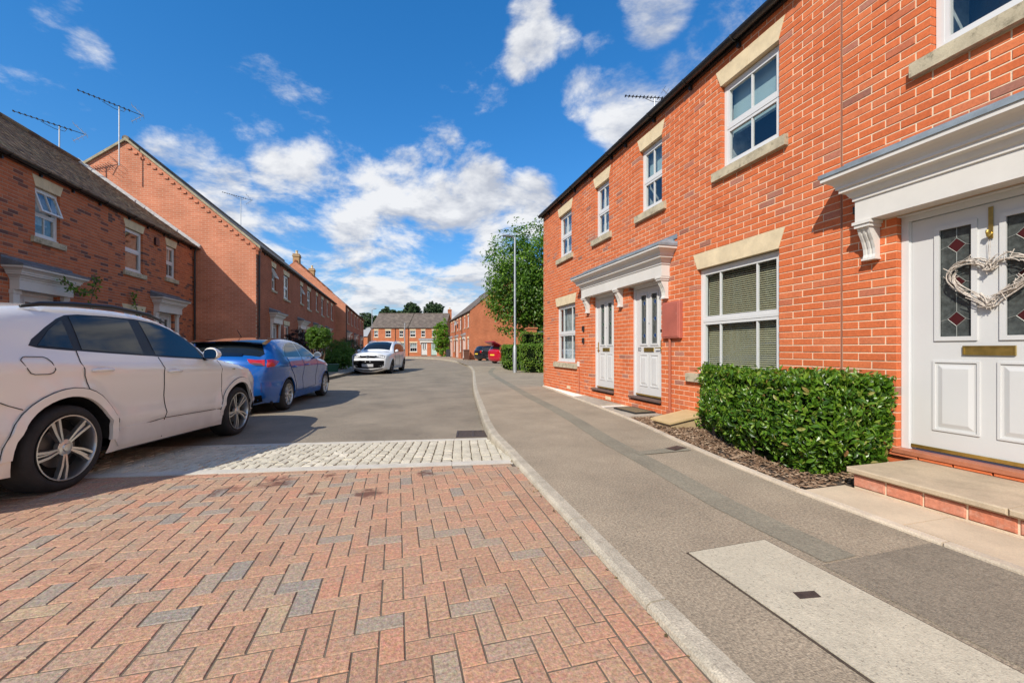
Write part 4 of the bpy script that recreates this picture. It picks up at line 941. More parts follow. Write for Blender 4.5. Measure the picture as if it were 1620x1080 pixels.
# ------------------------------------------------------------------ simpler houses further off
def simple_house(label, loc, rotz, w, eave, ridge_z, depth, wm, wins, doors, cans=(), group=None, rm=None, gab=(False, False), gm=None, lead=None, pipe=None, chim=(), gut=True, back=True, skins=None, rec=.06, name='terraced_house', pil=False, verge=.0, sillm=None, tilts=()):
    h = thing(name, label, 'house', loc, rotz, group); th = .1
    ops = [(a, b, c, d) for a, b, c, d in wins] + [(a, b, .1, 2.25) for a, b in doors]
    mb = MB(); wall_slab(mb, th + .002 if gab[0] else 0, w - th - .002 if gab[1] else w, -.1, eave, ops, -th, 0); mb.build('wall', wm, h)
    if back: MB().box(.1, w - .1, -depth, -depth + .1, -.1, eave).build('rear_wall', wm, h)
    for i, (a, b, c, d) in enumerate(wins):
        window(h, a, b, c, d, rec=rec, bars=(.5,) if b - a < 1.0 else (.33, .67), lintel=.22, sill_w=.08, inner=(M_NET, .5) if i % 3 == 0 else None, tilt_top=T_OPEN * 1.5 if i in tilts else 0, sill_m=sillm, sill_h=.11)
    for i, (a, b) in enumerate(doors):
        door(h, a, b, .2, 2.25, rec=rec, detail=False, skin=(skins[i] if skins else None), handle='L')
    for a, b in cans: canopy(h, a, b, [] if pil else [a + .07, b - .07], zb=2.27, lead=lead, pil=pil)
    for k, g in enumerate(gab):
        if g: gable(h, 0 if k == 0 else w, depth, -.1, eave + .02, ridge_z, gm or wm, k == 1)
    roof(h, 0, w, eave + .02, ridge_z, depth, m=rm, verge=verge)
    if gut: gutter(h, 0, w, eave - .03, br=1.2)
    if pipe is not None: downpipe(h, pipe, .1, eave - .25)
    for c in chim: chimney(h, *c)
    return h
GR2 = 'brick houses of the second terrace on the left'
X2 = -5.26
def row2(label, y0, y1, wins, doors, cans, **k):
    u = lambda y: y1 - y
    return simple_house(label, (X2, y1, 0), -Q, y1 - y0, 5.16, 8.63, 8.26, FB_L, [(u(b), u(a), c, d) for a, b, c, d in wins], [(u(b), u(a)) for a, b in doors], [(u(b), u(a)) for a, b in cans], group=GR2, lead=M_LEADD, pil=True, **k), u
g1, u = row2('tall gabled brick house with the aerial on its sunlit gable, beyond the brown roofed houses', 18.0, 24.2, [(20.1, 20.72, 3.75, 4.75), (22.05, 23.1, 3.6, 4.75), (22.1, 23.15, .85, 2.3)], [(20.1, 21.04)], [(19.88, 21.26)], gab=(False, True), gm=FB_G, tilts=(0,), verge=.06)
downpipe(g1, u(18.16), .1, 4.9, y=.07)
mb = MB()                                    # projecting dentil bricks under the verge
for k in range(22):
    f = (k + .5) / 22; yy = -8.26 / 2 * f; zz_ = 5.16 + 3.47 * f - .14; mb.box(6.2, 6.235, yy - .055, yy + .055, zz_ - .07, zz_)
mb.build('dentil_course', FB_G, g1)
for s in (0, 1):                             # verge pointing
    L_ = [(-0.0 + .16, 5.05), (-4.13, 8.66)] if s == 0 else [(-8.26 - .16, 5.05), (-4.13, 8.66)]
    MB().add([(6.20, L_[0][0], L_[0][1] - .02), (6.268, L_[0][0], L_[0][1] - .02), (6.268, L_[0][0], L_[0][1] + .075), (6.20, L_[0][0], L_[0][1] + .075), (6.20, L_[1][0], L_[1][1] - .02), (6.268, L_[1][0], L_[1][1] - .02), (6.268, L_[1][0], L_[1][1] + .075), (6.20, L_[1][0], L_[1][1] + .075)], [(0, 1, 2, 3), (4, 7, 6, 5), (0, 4, 5, 1), (1, 5, 6, 2), (2, 6, 7, 3), (3, 7, 4, 0)]).build('verge', mat('verge_mortar', (.36, .32, .22), .9, var=.25, vs=6), g1)
mb = MB().box(6.2 - .3, 6.23, .0, .12, 4.95, 5.1).box(6.2 - .2, 6.22, 0, .08, 4.8, 4.95); mb.build('corbel', FB_L, g1)
g2, u = row2('second house of the left terrace behind the round clipped bush', 24.2, 29.3, [(25.6, 26.25, 3.75, 4.75), (27.5, 28.5, 3.6, 4.75), (27.4, 28.5, .85, 2.3)], [(25.3, 26.24)], [(25.08, 26.46)], tilts=(0,))
g3, u = row2('third house of the left terrace behind the dark hedge', 29.3, 34.0, [(30.25, 30.9, 3.75, 4.75), (32.3, 33.2, 3.6, 4.75), (32.0, 33.1, .85, 2.3)], [(29.75, 30.69)], [(29.5, 30.9)])
g4, u = row2('last house of the left terrace with the row of narrow windows', 34.0, 39.3, [(34.7, 35.4, 3.75, 4.75), (36.8, 37.7, 3.6, 4.75), (36.6, 37.6, .85, 2.3)], [(34.0 + .2, 35.14)], [(34.1, 35.4)])
X3 = -4.5
for i, (y0, y1, lb) in enumerate(((40.0, 46.8, 'brick house with the sunlit gable and yellow chimney at the far left'), (46.8, 53.6, 'middle house of the far left terrace under an orange roof'), (53.6, 61.0, 'farthest house of the left side of the street'))):
    w = y1 - y0
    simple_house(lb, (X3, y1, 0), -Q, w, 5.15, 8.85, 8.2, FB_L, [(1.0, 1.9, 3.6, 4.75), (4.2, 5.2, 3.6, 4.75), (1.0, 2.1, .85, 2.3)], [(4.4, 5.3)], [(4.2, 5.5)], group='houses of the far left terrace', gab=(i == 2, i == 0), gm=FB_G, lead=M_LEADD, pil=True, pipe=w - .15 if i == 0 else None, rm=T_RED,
                 chim=((w - .45, -4.1, 8.2, 9.5, FB_Y),) if i < 2 else ())
# mid right houses beyond the parking court (front wall at x = 7.2)
for i, (y0, y1, lb) in enumerate(((41.6, 47.1, 'brick house with the broad sunlit gable beside the parked black car'), (47.1, 52.6, 'middle brick house of the short terrace past the parking court'), (52.6, 58.1, 'far brick house of the short terrace next to the pale green bamboo'))):
    simple_house(lb, (7.2, y0, 0), Q, 5.5, 5.05, 8.55, 8.4, FB_R, [(.75, 1.75, 3.45, 4.65), (3.1, 3.95, 3.45, 4.65), (.7, 1.8, .85, 2.25)], [(3.2, 4.12)], [(3.0, 4.32)], group='houses of the short terrace past the parking court', gab=(i == 0, i == 2), pipe=5.2, verge=.04, pil=True)
# terrace closing the view, square to the camera
FD = Vector((math.sin(PSI), math.cos(PSI))); RT = Vector((math.cos(PSI), -math.sin(PSI)))
def far_pt(px, Z): X = (px - 810) / FPX * Z; p = FD * Z + RT * X; return p
ZF = 66.6
def pxu(p0, px): return (p0 - px) * ZF / FPX
for lb, pr, pl, wn_, dn, cn, pipe in (
    ('brick house closing the street with a white and a pale green door', 704, 645.5, [(653, 9), (669.5, 6.5), (686.5, 6.5)], [(671, M_DOOR), (686.5, mat('sage_door', (.42, .55, .50), .5))], (664.5, 692.5), 645.5 + .8),
    ('brick house across the end of the street behind the white car', 645.5, 587, [(595, 6.5), (614, 9), (635, 6.5)], [], None, 625.5)):
    p = far_pt(pr, ZF); w = pxu(pr, pl)
    wins = []
    for c, wd in wn_: a, b = pxu(pr, c + wd / 2), pxu(pr, c - wd / 2); wins.append((a, b, 3.15, 4.2))
    if dn: wins.append((pxu(pr, 659.8), pxu(pr, 648.3), .75, 2.2))
    else: wins.append((pxu(pr, 640), pxu(pr, 629), .75, 2.2))
    simple_house(lb, (p.x, p.y, -.06), math.atan2(RT.y, RT.x) + math.pi, w, 4.62, 7.2, 8.4, FB_R, wins, [(pxu(pr, c) - .47, pxu(pr, c) + .47) for c, _ in dn], [(pxu(pr, cn[1]), pxu(pr, cn[0]))] if cn else [], group='terrace across the end of the street', skins=[s for _, s in dn], pipe=pxu(pr, pipe), gab=(pr > 700, pl < 600), rm=T_FAR, verge=.1, sillm=M_STONE)
p = far_pt(590, 80)
simple_house('grey roofed house half hidden at the far end of the street', (p.x - 1, p.y, 0), math.atan2(RT.y, RT.x) + math.pi, 10, 3.6, 6.4, 8, FB_R, [(3, 4, 2.2, 3.2)], [], rm=mat('grey_slate', (.30, .31, .33), .7), gab=(True, True))
p = far_pt(711.5, 74)
ch = thing('chimney_stack', 'dark red brick chimney rising behind the end terrace', 'chimney', (p.x, p.y, 0)); chimney(ch, 0, 0, 0, 8.2, FB_R, .6, .6)

# aerials
aerial('tv_aerial', 'left of the two big aerials, standing on the brown tiled ridge', (-10.8, 17.2, 7.5), 1.02, rad(200), 1.62, .16)
aerial('tv_aerial', 'tall aerial on a mast bracketed to the sunlit gable', (-9.36, 17.55, 7.55), 2.05, rad(200), 1.62, .20)
aerial('tv_aerial', 'small aerial behind the gutter of the right-hand terrace', (7.95, 11.45, 8.25), .92, rad(165), 1.5, .05)
aerial('tv_aerial', 'thin distant aerial above the roof of the second left terrace', (-9.3, 29.0, 8.5), 2.0, rad(200), 1.5, .12)
aerial('tv_aerial', 'tiny aerial on the ridge of the short terrace past the parking court', (11.4, 49, 8.5), 1.3, rad(150), 1.2, .05)
# ------------------------------------------------------------------ cars
def paint(name, col, metal=0.0, rough=.28, bounce_tint=.0):
    m, t, p, N, L = _new(name); p.inputs['Base Color'].default_value = c4(col); p.inputs['Metallic'].default_value = metal; p.inputs['Roughness'].default_value = rough
    p.inputs['Coat Weight'].default_value = .9; p.inputs['Coat Roughness'].default_value = .035
    tc = N('ShaderNodeTexCoord'); n = N('ShaderNodeTexNoise'); n.inputs['Scale'].default_value = 3.5; n.inputs['Detail'].default_value = 8; n.inputs['Roughness'].default_value = .7; L(tc.outputs['Object'], n.inputs['Vector'])
    if bounce_tint:                                  # warm ground bounce put into the paint colour, heaviest along the sills
        sx = N('ShaderNodeSeparateXYZ'); L(tc.outputs['Object'], sx.inputs[0]); mr = N('ShaderNodeMapRange'); L(sx.outputs[2], mr.inputs[0]); mr.inputs[1].default_value = .85; mr.inputs[2].default_value = .2; mr.inputs[4].default_value = 1
        mm = N('ShaderNodeMath'); mm.operation = 'MULTIPLY'; L(mr.outputs[0], mm.inputs[0]); L(n.outputs['Fac'], mm.inputs[1]); m2 = N('ShaderNodeMath'); m2.operation = 'MULTIPLY'; L(mm.outputs[0], m2.inputs[0]); m2.inputs[1].default_value = bounce_tint
        x = N('ShaderNodeMix'); x.data_type = 'RGBA'; L(m2.outputs[0], x.inputs[0]); x.inputs[6].default_value = c4(col); x.inputs[7].default_value = (.34, .26, .19, 1); L(x.outputs[2], p.inputs['Base Color'])
    b = N('ShaderNodeBump'); b.inputs['Strength'].default_value = .012; b.inputs['Distance'].default_value = .02; L(n.outputs['Fac'], b.inputs['Height']); L(b.outputs[0], p.inputs['Coat Normal'])
    return m
P_WHITE = paint('white_car_paint', (.90, .87, .82), 0, .26, .5)
P_WHITE2 = paint('clean_white_car_paint', (.80, .81, .82), 0, .28)
P_BLUE = paint('blue_car_paint', (.004, .10, .40), .2, .26)
P_DARK = paint('black_car_paint', (.012, .013, .018), .2, .25)
P_NAVY = paint('navy_car_paint', (.015, .03, .07), .2, .25)
P_RED = paint('red_car_paint', (.45, .008, .03), .1, .28)
P_BLKROOF = paint('gloss_black', (.006, .006, .007), 0, .12)
C_GLASS = mat('tinted_car_glass', (.010, .013, .015), .03, spec=.55)
C_TRIM = mat('black_trim', (.012, .012, .013), .45)
C_GRILLE = mat('grille_black', (.006, .006, .007), .8, spec=.08)
C_GAP = mat('panel_gap', (.02, .018, .017), .8)
C_TYRE = mat('tyre_rubber', (.022, .021, .021), .82, var=.3, vs=8, bump=.3, bs=60)
C_RIM = mat('alloy_rim', (.58, .56, .54), .28, metal=.9)
C_RIMD = mat('dark_alloy', (.06, .06, .065), .35, metal=.7)
C_WELL = mat('wheel_well', (.01, .01, .01), .95)
C_LAMP = mat('headlamp_lens', (.02, .022, .026), .12, spec=.3)
C_TAIL = mat('tail_lamp_red', (.42, .006, .012), .1, coat=1)
C_TAILW = mat('tail_lamp_clear', (.10, .06, .06), .12, coat=1)
C_PLATE = mat('plate_grey', (.45, .45, .46), .5)
C_PLY = mat('plate_yellow', (.75, .55, .05), .5)

def pchip(xs, ys, x):
    if x <= xs[0]: return ys[0]
    if x >= xs[-1]: return ys[-1]
    n = len(xs); h = [xs[i + 1] - xs[i] for i in range(n - 1)]; d = [(ys[i + 1] - ys[i]) / h[i] for i in range(n - 1)]
    def m(i):
        if i == 0: return d[0]
        if i == n - 1: return d[-1]
        if d[i - 1] * d[i] <= 0: return 0
        return 2 * d[i - 1] * d[i] / (d[i - 1] + d[i])
    for i in range(n - 1):
        if x <= xs[i + 1]:
            t = (x - xs[i]) / h[i]; a, b = ys[i], ys[i + 1]; ma, mb_ = m(i) * h[i], m(i + 1) * h[i]
            return a * (1 + 2 * t) * (1 - t) ** 2 + ma * t * (1 - t) ** 2 + b * t * t * (3 - 2 * t) + mb_ * t * t * (t - 1)

class Car:
    """side outline (x forward from the rear axle, z up) traced from nose bottom over the roof to tail bottom;
    half width w(x, z); a wrap skin spans the outline from side to side"""
    def __init__(s, name, label, loc, heading, spec, group=None, pitch=0):
        s.t = thing(name, label, 'car', loc, heading, group); s.sp = spec; s.t.rotation_euler = (0, -pitch, heading)
        o = spec['outline']; P = [Vector(p[:2]) for p in o]; bl = [p[2] for p in o]
        pts = []; bs_ = []
        Pp = [2 * P[0] - P[1]] + P + [2 * P[-1] - P[-2]]
        for i in range(1, len(Pp) - 2):
            seg = (Pp[i + 1] - Pp[i]).length; n = max(1, int(round(seg / .045)))
            for k in range(n):
                t = k / n; a, b, c, d = Pp[i - 1:i + 3]
                q = .5 * ((2 * b) + (c - a) * t + (2 * a - 5 * b + 4 * c - d) * t * t + (3 * b - a - 3 * c + d) * t ** 3); lin = b.lerp(c, t); q = q * .75 + lin * .25
                pts.append(q); bs_.append(bl[i - 1] + (bl[i] - bl[i - 1]) * (t * t * (3 - 2 * t)))
        pts.append(P[-1]); bs_.append(bl[-1]); s.pts = pts; s.bul = bs_
        s.S = [0]
        for a, b in zip(pts, pts[1:]): s.S.append(s.S[-1] + (b - a).length)
        s.lev = spec['levels']; s.W = spec['W']
        s.nor = []
        for i in range(len(pts)):
            t = (pts[min(i + 1, len(pts) - 1)] - pts[max(0, i - 1)]).normalized(); s.nor.append(Vector((t.y, -t.x)))
        s.nor = [(-n if False else n) for n in s.nor]
    def dist(s, x, z):
        p = Vector((x, z)); best = 9
        for a, b in zip(s.pts, s.pts[1:]):
            if abs(a.x - x) > .3 or abs(a.y - z) > .3: continue
            ab = b - a; t = max(0, min(1, (p - a).dot(ab) / max(1e-9, ab.length_squared))); best = min(best, (a + ab * t - p).length)
        return best
    def w(s, x, z, rounding=True):
        sp = s.sp; base = s.W * pchip([l[0] for l in s.lev], [l[1] for l in s.lev], z)
        xf, xr = sp['xf'], sp['xr']; f0, r0 = xf - sp.get('ft', 1.0), xr + sp.get('rt', .9)
        if x > f0: base *= 1 - sp.get('fk', .13) * ((x - f0) / (xf - f0)) ** 2.2
        if x < r0: base *= 1 - sp.get('rk', .10) * ((r0 - x) / (r0 - xr)) ** 2.2
        if rounding:
            d = s.dist(x, z); r = .10
            if d < r: base -= .06 * (1 - math.sqrt(max(0, 1 - (1 - d / r) ** 2)))
        # shoulder crease and door hollow
        for zc, h, wd in sp.get('creases', ()):
            base += h * math.exp(-((z - zc - sp.get('crease_rise', 0) * -x) / wd) ** 2)
        for ax in (0, sp['wb']):                # flared arches
            r_ = math.hypot(x - ax, z - sp['rw']); fl = sp['arch'] + .05
            if r_ < fl + .10: base += sp.get('flare', .018) * max(0, min(1, (fl + .10 - r_) / .08))
        return base
    def wrap(s, S_, y, off=0):
        i = 0
        while i < len(s.S) - 2 and s.S[i + 1] < S_: i += 1
        t = (S_ - s.S[i]) / max(1e-6, s.S[i + 1] - s.S[i]); t = max(0, min(1, t)); p = s.pts[i].lerp(s.pts[i + 1], t); n = s.nor[i].lerp(s.nor[i + 1], t).normalized(); b = s.bul[i] + (s.bul[i + 1] - s.bul[i]) * t
        we = s.w(p.x, p.y); k = max(-1.0, min(1.0, y / we)); q = p + n * (b * (1 - abs(k) ** 2.4) + off)
        return (q.x, k * we * .995, q.y)
    def sat(s, x, z):                           # arc length of the outline point nearest (x, z)
        best = min(range(len(s.pts)), key=lambda i: (s.pts[i] - Vector((x, z))).length); return s.S[best]
    def patch(s, poly, fmap, name, m, parent, step, off=.004, skirt=.012, smooth=True, mirror=False):
        bm = bmesh.new(); f = bm.faces.new([bm.verts.new((a, b, 0)) for a, b in poly])
        lo = [min(p[k] for p in poly) for k in (0, 1)]; hi = [max(p[k] for p in poly) for k in (0, 1)]
        for k in (0, 1):
            v = lo[k] + step * .5
            while v < hi[k] - 1e-4:
                n = (1, 0, 0) if k == 0 else (0, 1, 0); c = (v, 0, 0) if k == 0 else (0, v, 0)
                bmesh.ops.bisect_plane(bm, geom=bm.verts[:] + bm.edges[:] + bm.faces[:], plane_co=c, plane_no=n, dist=1e-5); v += step
        outer = [e for e in bm.edges if len(e.link_faces) == 1]
        src = {v: (v.co.x, v.co.y) for v in bm.verts}
        if skirt:
            r = bmesh.ops.extrude_edge_only(bm, edges=outer); nv = [g for g in r['geom'] if isinstance(g, bmesh.types.BMVert)]
            for v in nv: src[v] = (v.co.x, v.co.y)
            low = set(nv)
        else: low = set()
        for v, (a, b) in src.items(): v.co = fmap(a, b, off - skirt if v in low else off)
        bmesh.ops.recalc_face_normals(bm, faces=bm.faces)
        me = bpy.data.meshes.new(name); bm.to_mesh(me); bm.free(); me.materials.append(m)
        if smooth:
            me.polygons.foreach_set('use_smooth', [True] * len(me.polygons))
            try: me.set_sharp_from_angle(angle=rad(38))
            except Exception: pass
        return inst(name, me, parent)
    def side(s, poly, name, m, sides=(-1, 1), off=.004, step=.07, parent=None, skirt=.012):
        out = []
        for sg in sides:
            out.append(s.patch(poly, lambda x, z, o: (x, sg * (s.w(x, z) + o), z), name, m, parent or s.t, step, off, skirt))
        return out
    def over(s, poly, name, m, off=.004, step=.08, parent=None, skirt=.012):
        return s.patch(poly, lambda a, b, o: s.wrap(a, b, o), name, m, parent or s.t, step, off, skirt)
    def seam(s, line, name='panel_gap', wd=.0035, sides=(-1, 1), m=None):
        pts = []
        for a, b in zip(line, line[1:]):
            n = max(1, int(math.hypot(b[0] - a[0], b[1] - a[1]) / .05)); pts += [(a[0] + (b[0] - a[0]) * k / n, a[1] + (b[1] - a[1]) * k / n) for k in range(n)]
        pts.append(line[-1])
        for sg in sides: MB().tube([(x, sg * (s.w(x, z) + .0058 - wd * .35), z) for x, z in pts], wd, 5).build(name, m or C_GAP, s.t)
    def body(s, m, zs):
        sp = s.sp; ra, rw, wb = sp['arch'], sp['rw'], sp['wb']; bm = bmesh.new()
        bot = []
        x1 = s.pts[-1].x; x0 = s.pts[0].x; dx = math.sqrt(max(0, ra ** 2 - (rw - zs) ** 2))
        a0 = math.atan2(zs - rw, -dx)
        for ax in (0, wb):
            a = math.atan2(zs - rw, -dx); b = math.atan2(zs - rw, dx)
            if a < 0: a += 2 * math.pi
            n = 26
            for k in range(n + 1): t = a + (b - a) * k / n; bot.append((ax + ra * math.cos(t), rw + ra * math.sin(t)))
        loop = [tuple(p) for p in s.pts] + bot      # nose -> roof -> tail, then rear arch, sill, front arch
        verts = [bm.verts.new((x, z, 0)) for x, z in loop]; bm.faces.new(verts)
        lo, hi = s.sp['xr'] - .1, s.sp['xf'] + .1; x = lo
        def cut(c, n): bmesh.ops.bisect_plane(bm, geom=bm.verts[:] + bm.edges[:] + bm.faces[:], plane_co=c, plane_no=n, dist=1e-5)
        while x < hi: cut((x, 0, 0), (1, 0, 0)); x += .085
        z = zs + .02
        while z < 1.75: cut((0, z, 0), (0, 1, 0)); z += .055
        V0 = [(v.co.x, v.co.y) for v in bm.verts]; bm.verts.index_update(); F0 = [[v.index for v in f.verts] for f in bm.faces]; bm.free()
        mb = MB()
        ws = [s.w(x, z) for x, z in V0]
        for sg in (-1, 1): mb.add([(x, sg * w_, z) for (x, z), w_ in zip(V0, ws)], F0)
        N = 17; rows = []
        for i, p in enumerate(s.pts):
            we = s.w(p.x, p.y); n = s.nor[i]; b = s.bul[i]; row = []
            for k in range(N):
                t = -1 + 2 * k / (N - 1); t = math.copysign(abs(t) ** .85, t); q = p + n * b * (1 - abs(t) ** 2.4); row.append((q.x, t * we, q.y))
            rows.append(row)
        mb.loft(rows, closed=False, cap=False)
        me = mb.mesh('body', m, True, False); b2 = bmesh.new(); b2.from_mesh(me); bmesh.ops.remove_doubles(b2, verts=b2.verts, dist=.0008); bmesh.ops.recalc_face_normals(b2, faces=b2.faces); b2.to_mesh(me); b2.free()
        try: me.set_sharp_from_angle(angle=rad(50))
        except Exception: pass
        o = inst('body', me, s.t)
        # dark wheel wells and floor
        mb = MB()
        for ax in (0, wb):
            for sg in (-1, 1):
                rings = []
                for yy in (s.W * .985, s.W * .45):
                    rings.append([(ax + (ra + .004) * math.cos(math.pi * k / 16 - .1 + .2 * (k / 16) * 0), sg * yy, rw + (ra + .004) * math.sin(math.pi * k / 16)) for k in range(17)])
                mb.loft(rings, closed=False, cap=False)
                mb.add([(ax - ra, sg * s.W * .45, zs)] + [(ax + ra * math.cos(math.pi - math.pi * k / 16), sg * s.W * .45, rw + ra * math.sin(math.pi * k / 16)) for k in range(17)] + [(ax + ra, sg * s.W * .45, zs)], [list(range(19))])
        mb.box(s.pts[-1].x + .05, s.pts[0].x - .05, -s.W * .86, s.W * .86, zs + .01, zs + .05)
        mb.build('wheel_arch_liner', C_WELL, s.t)
        return o
    def wheel(s, ax, side, r, rim, style, width=.235, inset=.035, rm=None):
        w = empty('wheel', s.t, (ax, side * (s.W + s.sp.get('flare', .018) - inset), r)); sg = side; hw = width
        prof = [(rim * .97, -.02), (rim + .012, -.002), (rim + (r - rim) * .45, .004), (r - .022, -.004), (r - .006, -.022), (r, -.05), (r, -hw + .05), (r - .006, -hw + .022), (r - .03, -hw), (rim, -hw + .01)]
        MB().lathe([(a, sg * h) for a, h in prof], 40, axis='y').build('tyre', C_TYRE, w, smooth=True)
        mb = MB(); mb.lathe([(rim * .975, sg * -.018), (rim * 1.0, sg * .004), (rim * .965, sg * .004), (rim * .93, sg * -.018), (rim * .92, sg * -hw * .8)], 40, axis='y')
        hub = .055
        def bar(a, r0, r1, w0, w1, y0, y1, tw=0.0, th=.022):
            ca, sa = math.cos(a), math.sin(a); cb, sb = math.cos(a + tw), math.sin(a + tw); rings = []
            for (c, q, rr, ww, yy) in ((ca, sa, r0, w0, y0), ((ca + cb) / 2, (sa + sb) / 2, (r0 + r1) / 2, (w0 + w1) / 2, (y0 + y1) / 2 + .004), (cb, sb, r1, w1, y1)):
                l = math.hypot(c, q); c, q = c / l, q / l
                rings.append([(rr * c - q * u_, sg * (yy + v_), rr * q + c * u_) for u_, v_ in ((-ww, -th), (-ww * .75, 0), (ww * .75, 0), (ww, -th))])
            mb.loft(rings)
        n = 5
        for k in range(n):
            a = 2 * math.pi * k / n + .35 * sg
            if style == 'twin':
                for d in (-1, 1): bar(a + d * .15, hub, rim * .965, .011, .014, -.020, -.003, sg * .14 - d * .02, .03)
                bar(a, hub, rim * .9, .006, .008, -.032, -.020, sg * .14)
            elif style == 'swirl':
                bar(a, hub * .8, rim * .96, .028, .016, -.02, -.004, .55 * sg); bar(a + .35, hub * .8, rim * .96, .016, .022, -.026, -.008, .3 * sg)
            else:
                bar(a, hub * .8, rim * .96, .03, .024, -.02, -.006)
        mb.lathe([(.001, sg * -.006), (.03, sg * -.008), (.034, sg * -.016), (.066, sg * -.022), (.072, sg * -.05)], 20, axis='y')
        mb.build('rim', rm or C_RIM, w, angle=35)
        mb = MB(); mb.lathe([(.001, sg * -.075), (rim * .60, sg * -.085), (rim * .60, sg * -.105)], 28, axis='y'); mb.build('brake_disc', mat('brake_iron', (.12, .115, .11), .5, metal=.6), w)
        mb = MB(); mb.lathe([(.001, sg * -.12), (rim * .93, sg * -.12)], 24, axis='y'); mb.build('wheel_back', C_WELL, w)
        return w
    def mirror(s, x, z, m, low=None, sides=(-1, 1), k=1.0):
        for sg in sides:
            y = s.w(x, z) ; mb = MB(); rings = []
            for u, ry, rz in ((.085, .020, .016), (.07, .055, .045), (.03, .078, .072), (-.03, .084, .085), (-.06, .080, .082)):
                rings.append([(x + u * k, sg * (y + .105 * k + ry * k * math.cos(t * math.pi / 8)), z + .05 * k + rz * k * math.sin(t * math.pi / 8) * (1 if math.sin(t * math.pi / 8) > 0 else .8)) for t in range(16)])
            mb.loft(rings); o = mb.build('door_mirror', m, s.t, angle=50)
            MB().prism([(sg * (y + .105 * k) + .068 * k * math.copysign(abs(math.cos(q * math.pi / 10)) ** .7, math.cos(q * math.pi / 10)), z + .052 * k + .062 * k * math.copysign(abs(math.sin(q * math.pi / 10)) ** .7, math.sin(q * math.pi / 10))) for q in range(20)], x - .064 * k, x - .060 * k, 'x').build('mirror_glass', mat('mirror_silver', (.6, .62, .65), .05, metal=1), o)
            MB().tube([(x, sg * (y - .02), z - .01), (x, sg * (y + .07 * k), z + .01)], .022, 8).build('mirror_arm', low or C_TRIM, o)
    def handles(s, pts, m):
        for sg in (-1, 1):
            for x, z in pts:
                y = s.w(x, z); mb = MB(); mb.tube([(x - .1, sg * (y + .004), z), (x - .085, sg * (y + .03), z + .002), (x, sg * (y + .036), z + .004), (x + .085, sg * (y + .03), z + .002), (x + .1, sg * (y + .004), z)], [.010, .014, .015, .014, .010], 8); mb.build('door_handle', m, s.t, smooth=True)
                r = [(x + .055 * math.cos(t * math.pi / 8), z + .034 * math.sin(t * math.pi / 8)) for t in range(16)]; s.side(r, 'handle_recess', m, (sg,), off=.0015, step=.05, skirt=.0)

# --- white SUV in the foreground
Q3 = dict(W=.915, xf=3.50, xr=-.86, wb=2.603, rw=.345, arch=.412, flare=.026, fk=.22, rk=.13, ft=1.0, rt=.8,
    levels=[(.20, .93), (.30, .955), (.45, .972), (.62, .985), (.80, .992), (.96, 1.0), (1.06, .975), (1.13, .93), (1.30, .85), (1.48, .755), (1.60, .68)],
    creases=((1.0, .014, .028), (.52, .018, .035), (.68, -.014, .09)), crease_rise=.02,
    outline=[(3.26, .22, .14), (3.41, .27, .16), (3.48, .40, .17), (3.49, .56, .17), (3.44, .71, .15), (3.33, .83, .12), (3.08, .925, .07), (2.75, .99, .05), (2.40, 1.045, .05), (2.16, 1.085, .06), (2.05, 1.11, .09), (1.84, 1.25, .10), (1.62, 1.395, .08), (1.40, 1.492, .06), (1.15, 1.54, .05), (.85, 1.552, .04), (.5, 1.538, .04), (.1, 1.505, .04), (-.25, 1.46, .04), (-.58, 1.40, .04), (-.66, 1.365, .05), (-.70, 1.24, .08), (-.79, 1.06, .09), (-.85, .94, .10), (-.86, .70, .11), (-.86, .50, .12), (-.83, .34, .12), (-.74, .23, .10)])
hd = math.atan2(6.88 - 4.17, -2.28 + 2.683)            # heading of the parked cars along the bend
def rear_axle(px_w, py_w, W, heading, lat=.88):          # wheel contact on the right side -> centre of the rear axle
    f = Vector((math.cos(heading), math.sin(heading))); l = Vector((-f.y, f.x)); return Vector((px_w, py_w)) + l * (W * lat)
pa = rear_axle(-2.683, 4.21, .915, hd)
s = Car('parked_car', 'large white sport utility car parked in the left foreground', (pa.x, pa.y, -.006), hd, Q3, 'cars parked along the street', pitch=-.033)
s.body(P_WHITE, .21)
belt = [(1.86, 1.072), (1.4, 1.085), (.95, 1.105), (.4, 1.122), (.0, 1.138), (-.20, 1.15), (-.26, 1.165)]
topl = [(-.22, 1.215), (-.08, 1.315), (.06, 1.40), (.16, 1.443), (.30, 1.465), (.6, 1.482), (.95, 1.49), (1.2, 1.476), (1.40, 1.435), (1.60, 1.345), (1.76, 1.23), (1.86, 1.12)]
s.side(belt + topl, 'window_surround', C_TRIM, off=.0025, skirt=.006)
def inset_poly(pl, d):
    n = len(pl); out = []
    ar = sum(pl[i][0] * pl[(i + 1) % n][1] - pl[(i + 1) % n][0] * pl[i][1] for i in range(n)); sg = 1 if ar > 0 else -1
    for i in range(n):
        a, b, c = Vector(pl[i - 1]), Vector(pl[i]), Vector(pl[(i + 1) % n]); e1 = (b - a).normalized(); e2 = (c - b).normalized(); n1 = Vector((-e1.y, e1.x)) * sg; n2 = Vector((-e2.y, e2.x)) * sg; nn = (n1 + n2); nn = nn / max(.4, nn.length_squared) * 2 * .5 * 2
        out.append(tuple(b + nn * d * .5 * (2 if nn.length < 1.5 else 1.4)))
    return out
s.side([(1.775, 1.092), (1.01, 1.118), (.985, 1.472), (1.2, 1.458), (1.38, 1.42), (1.58, 1.328), (1.735, 1.212)], 'side_window', C_GLASS, off=.006)
s.side([(.845, 1.122), (.165, 1.148), (.185, 1.435), (.32, 1.453), (.6, 1.467), (.845, 1.468)], 'side_window', C_GLASS, off=.006)
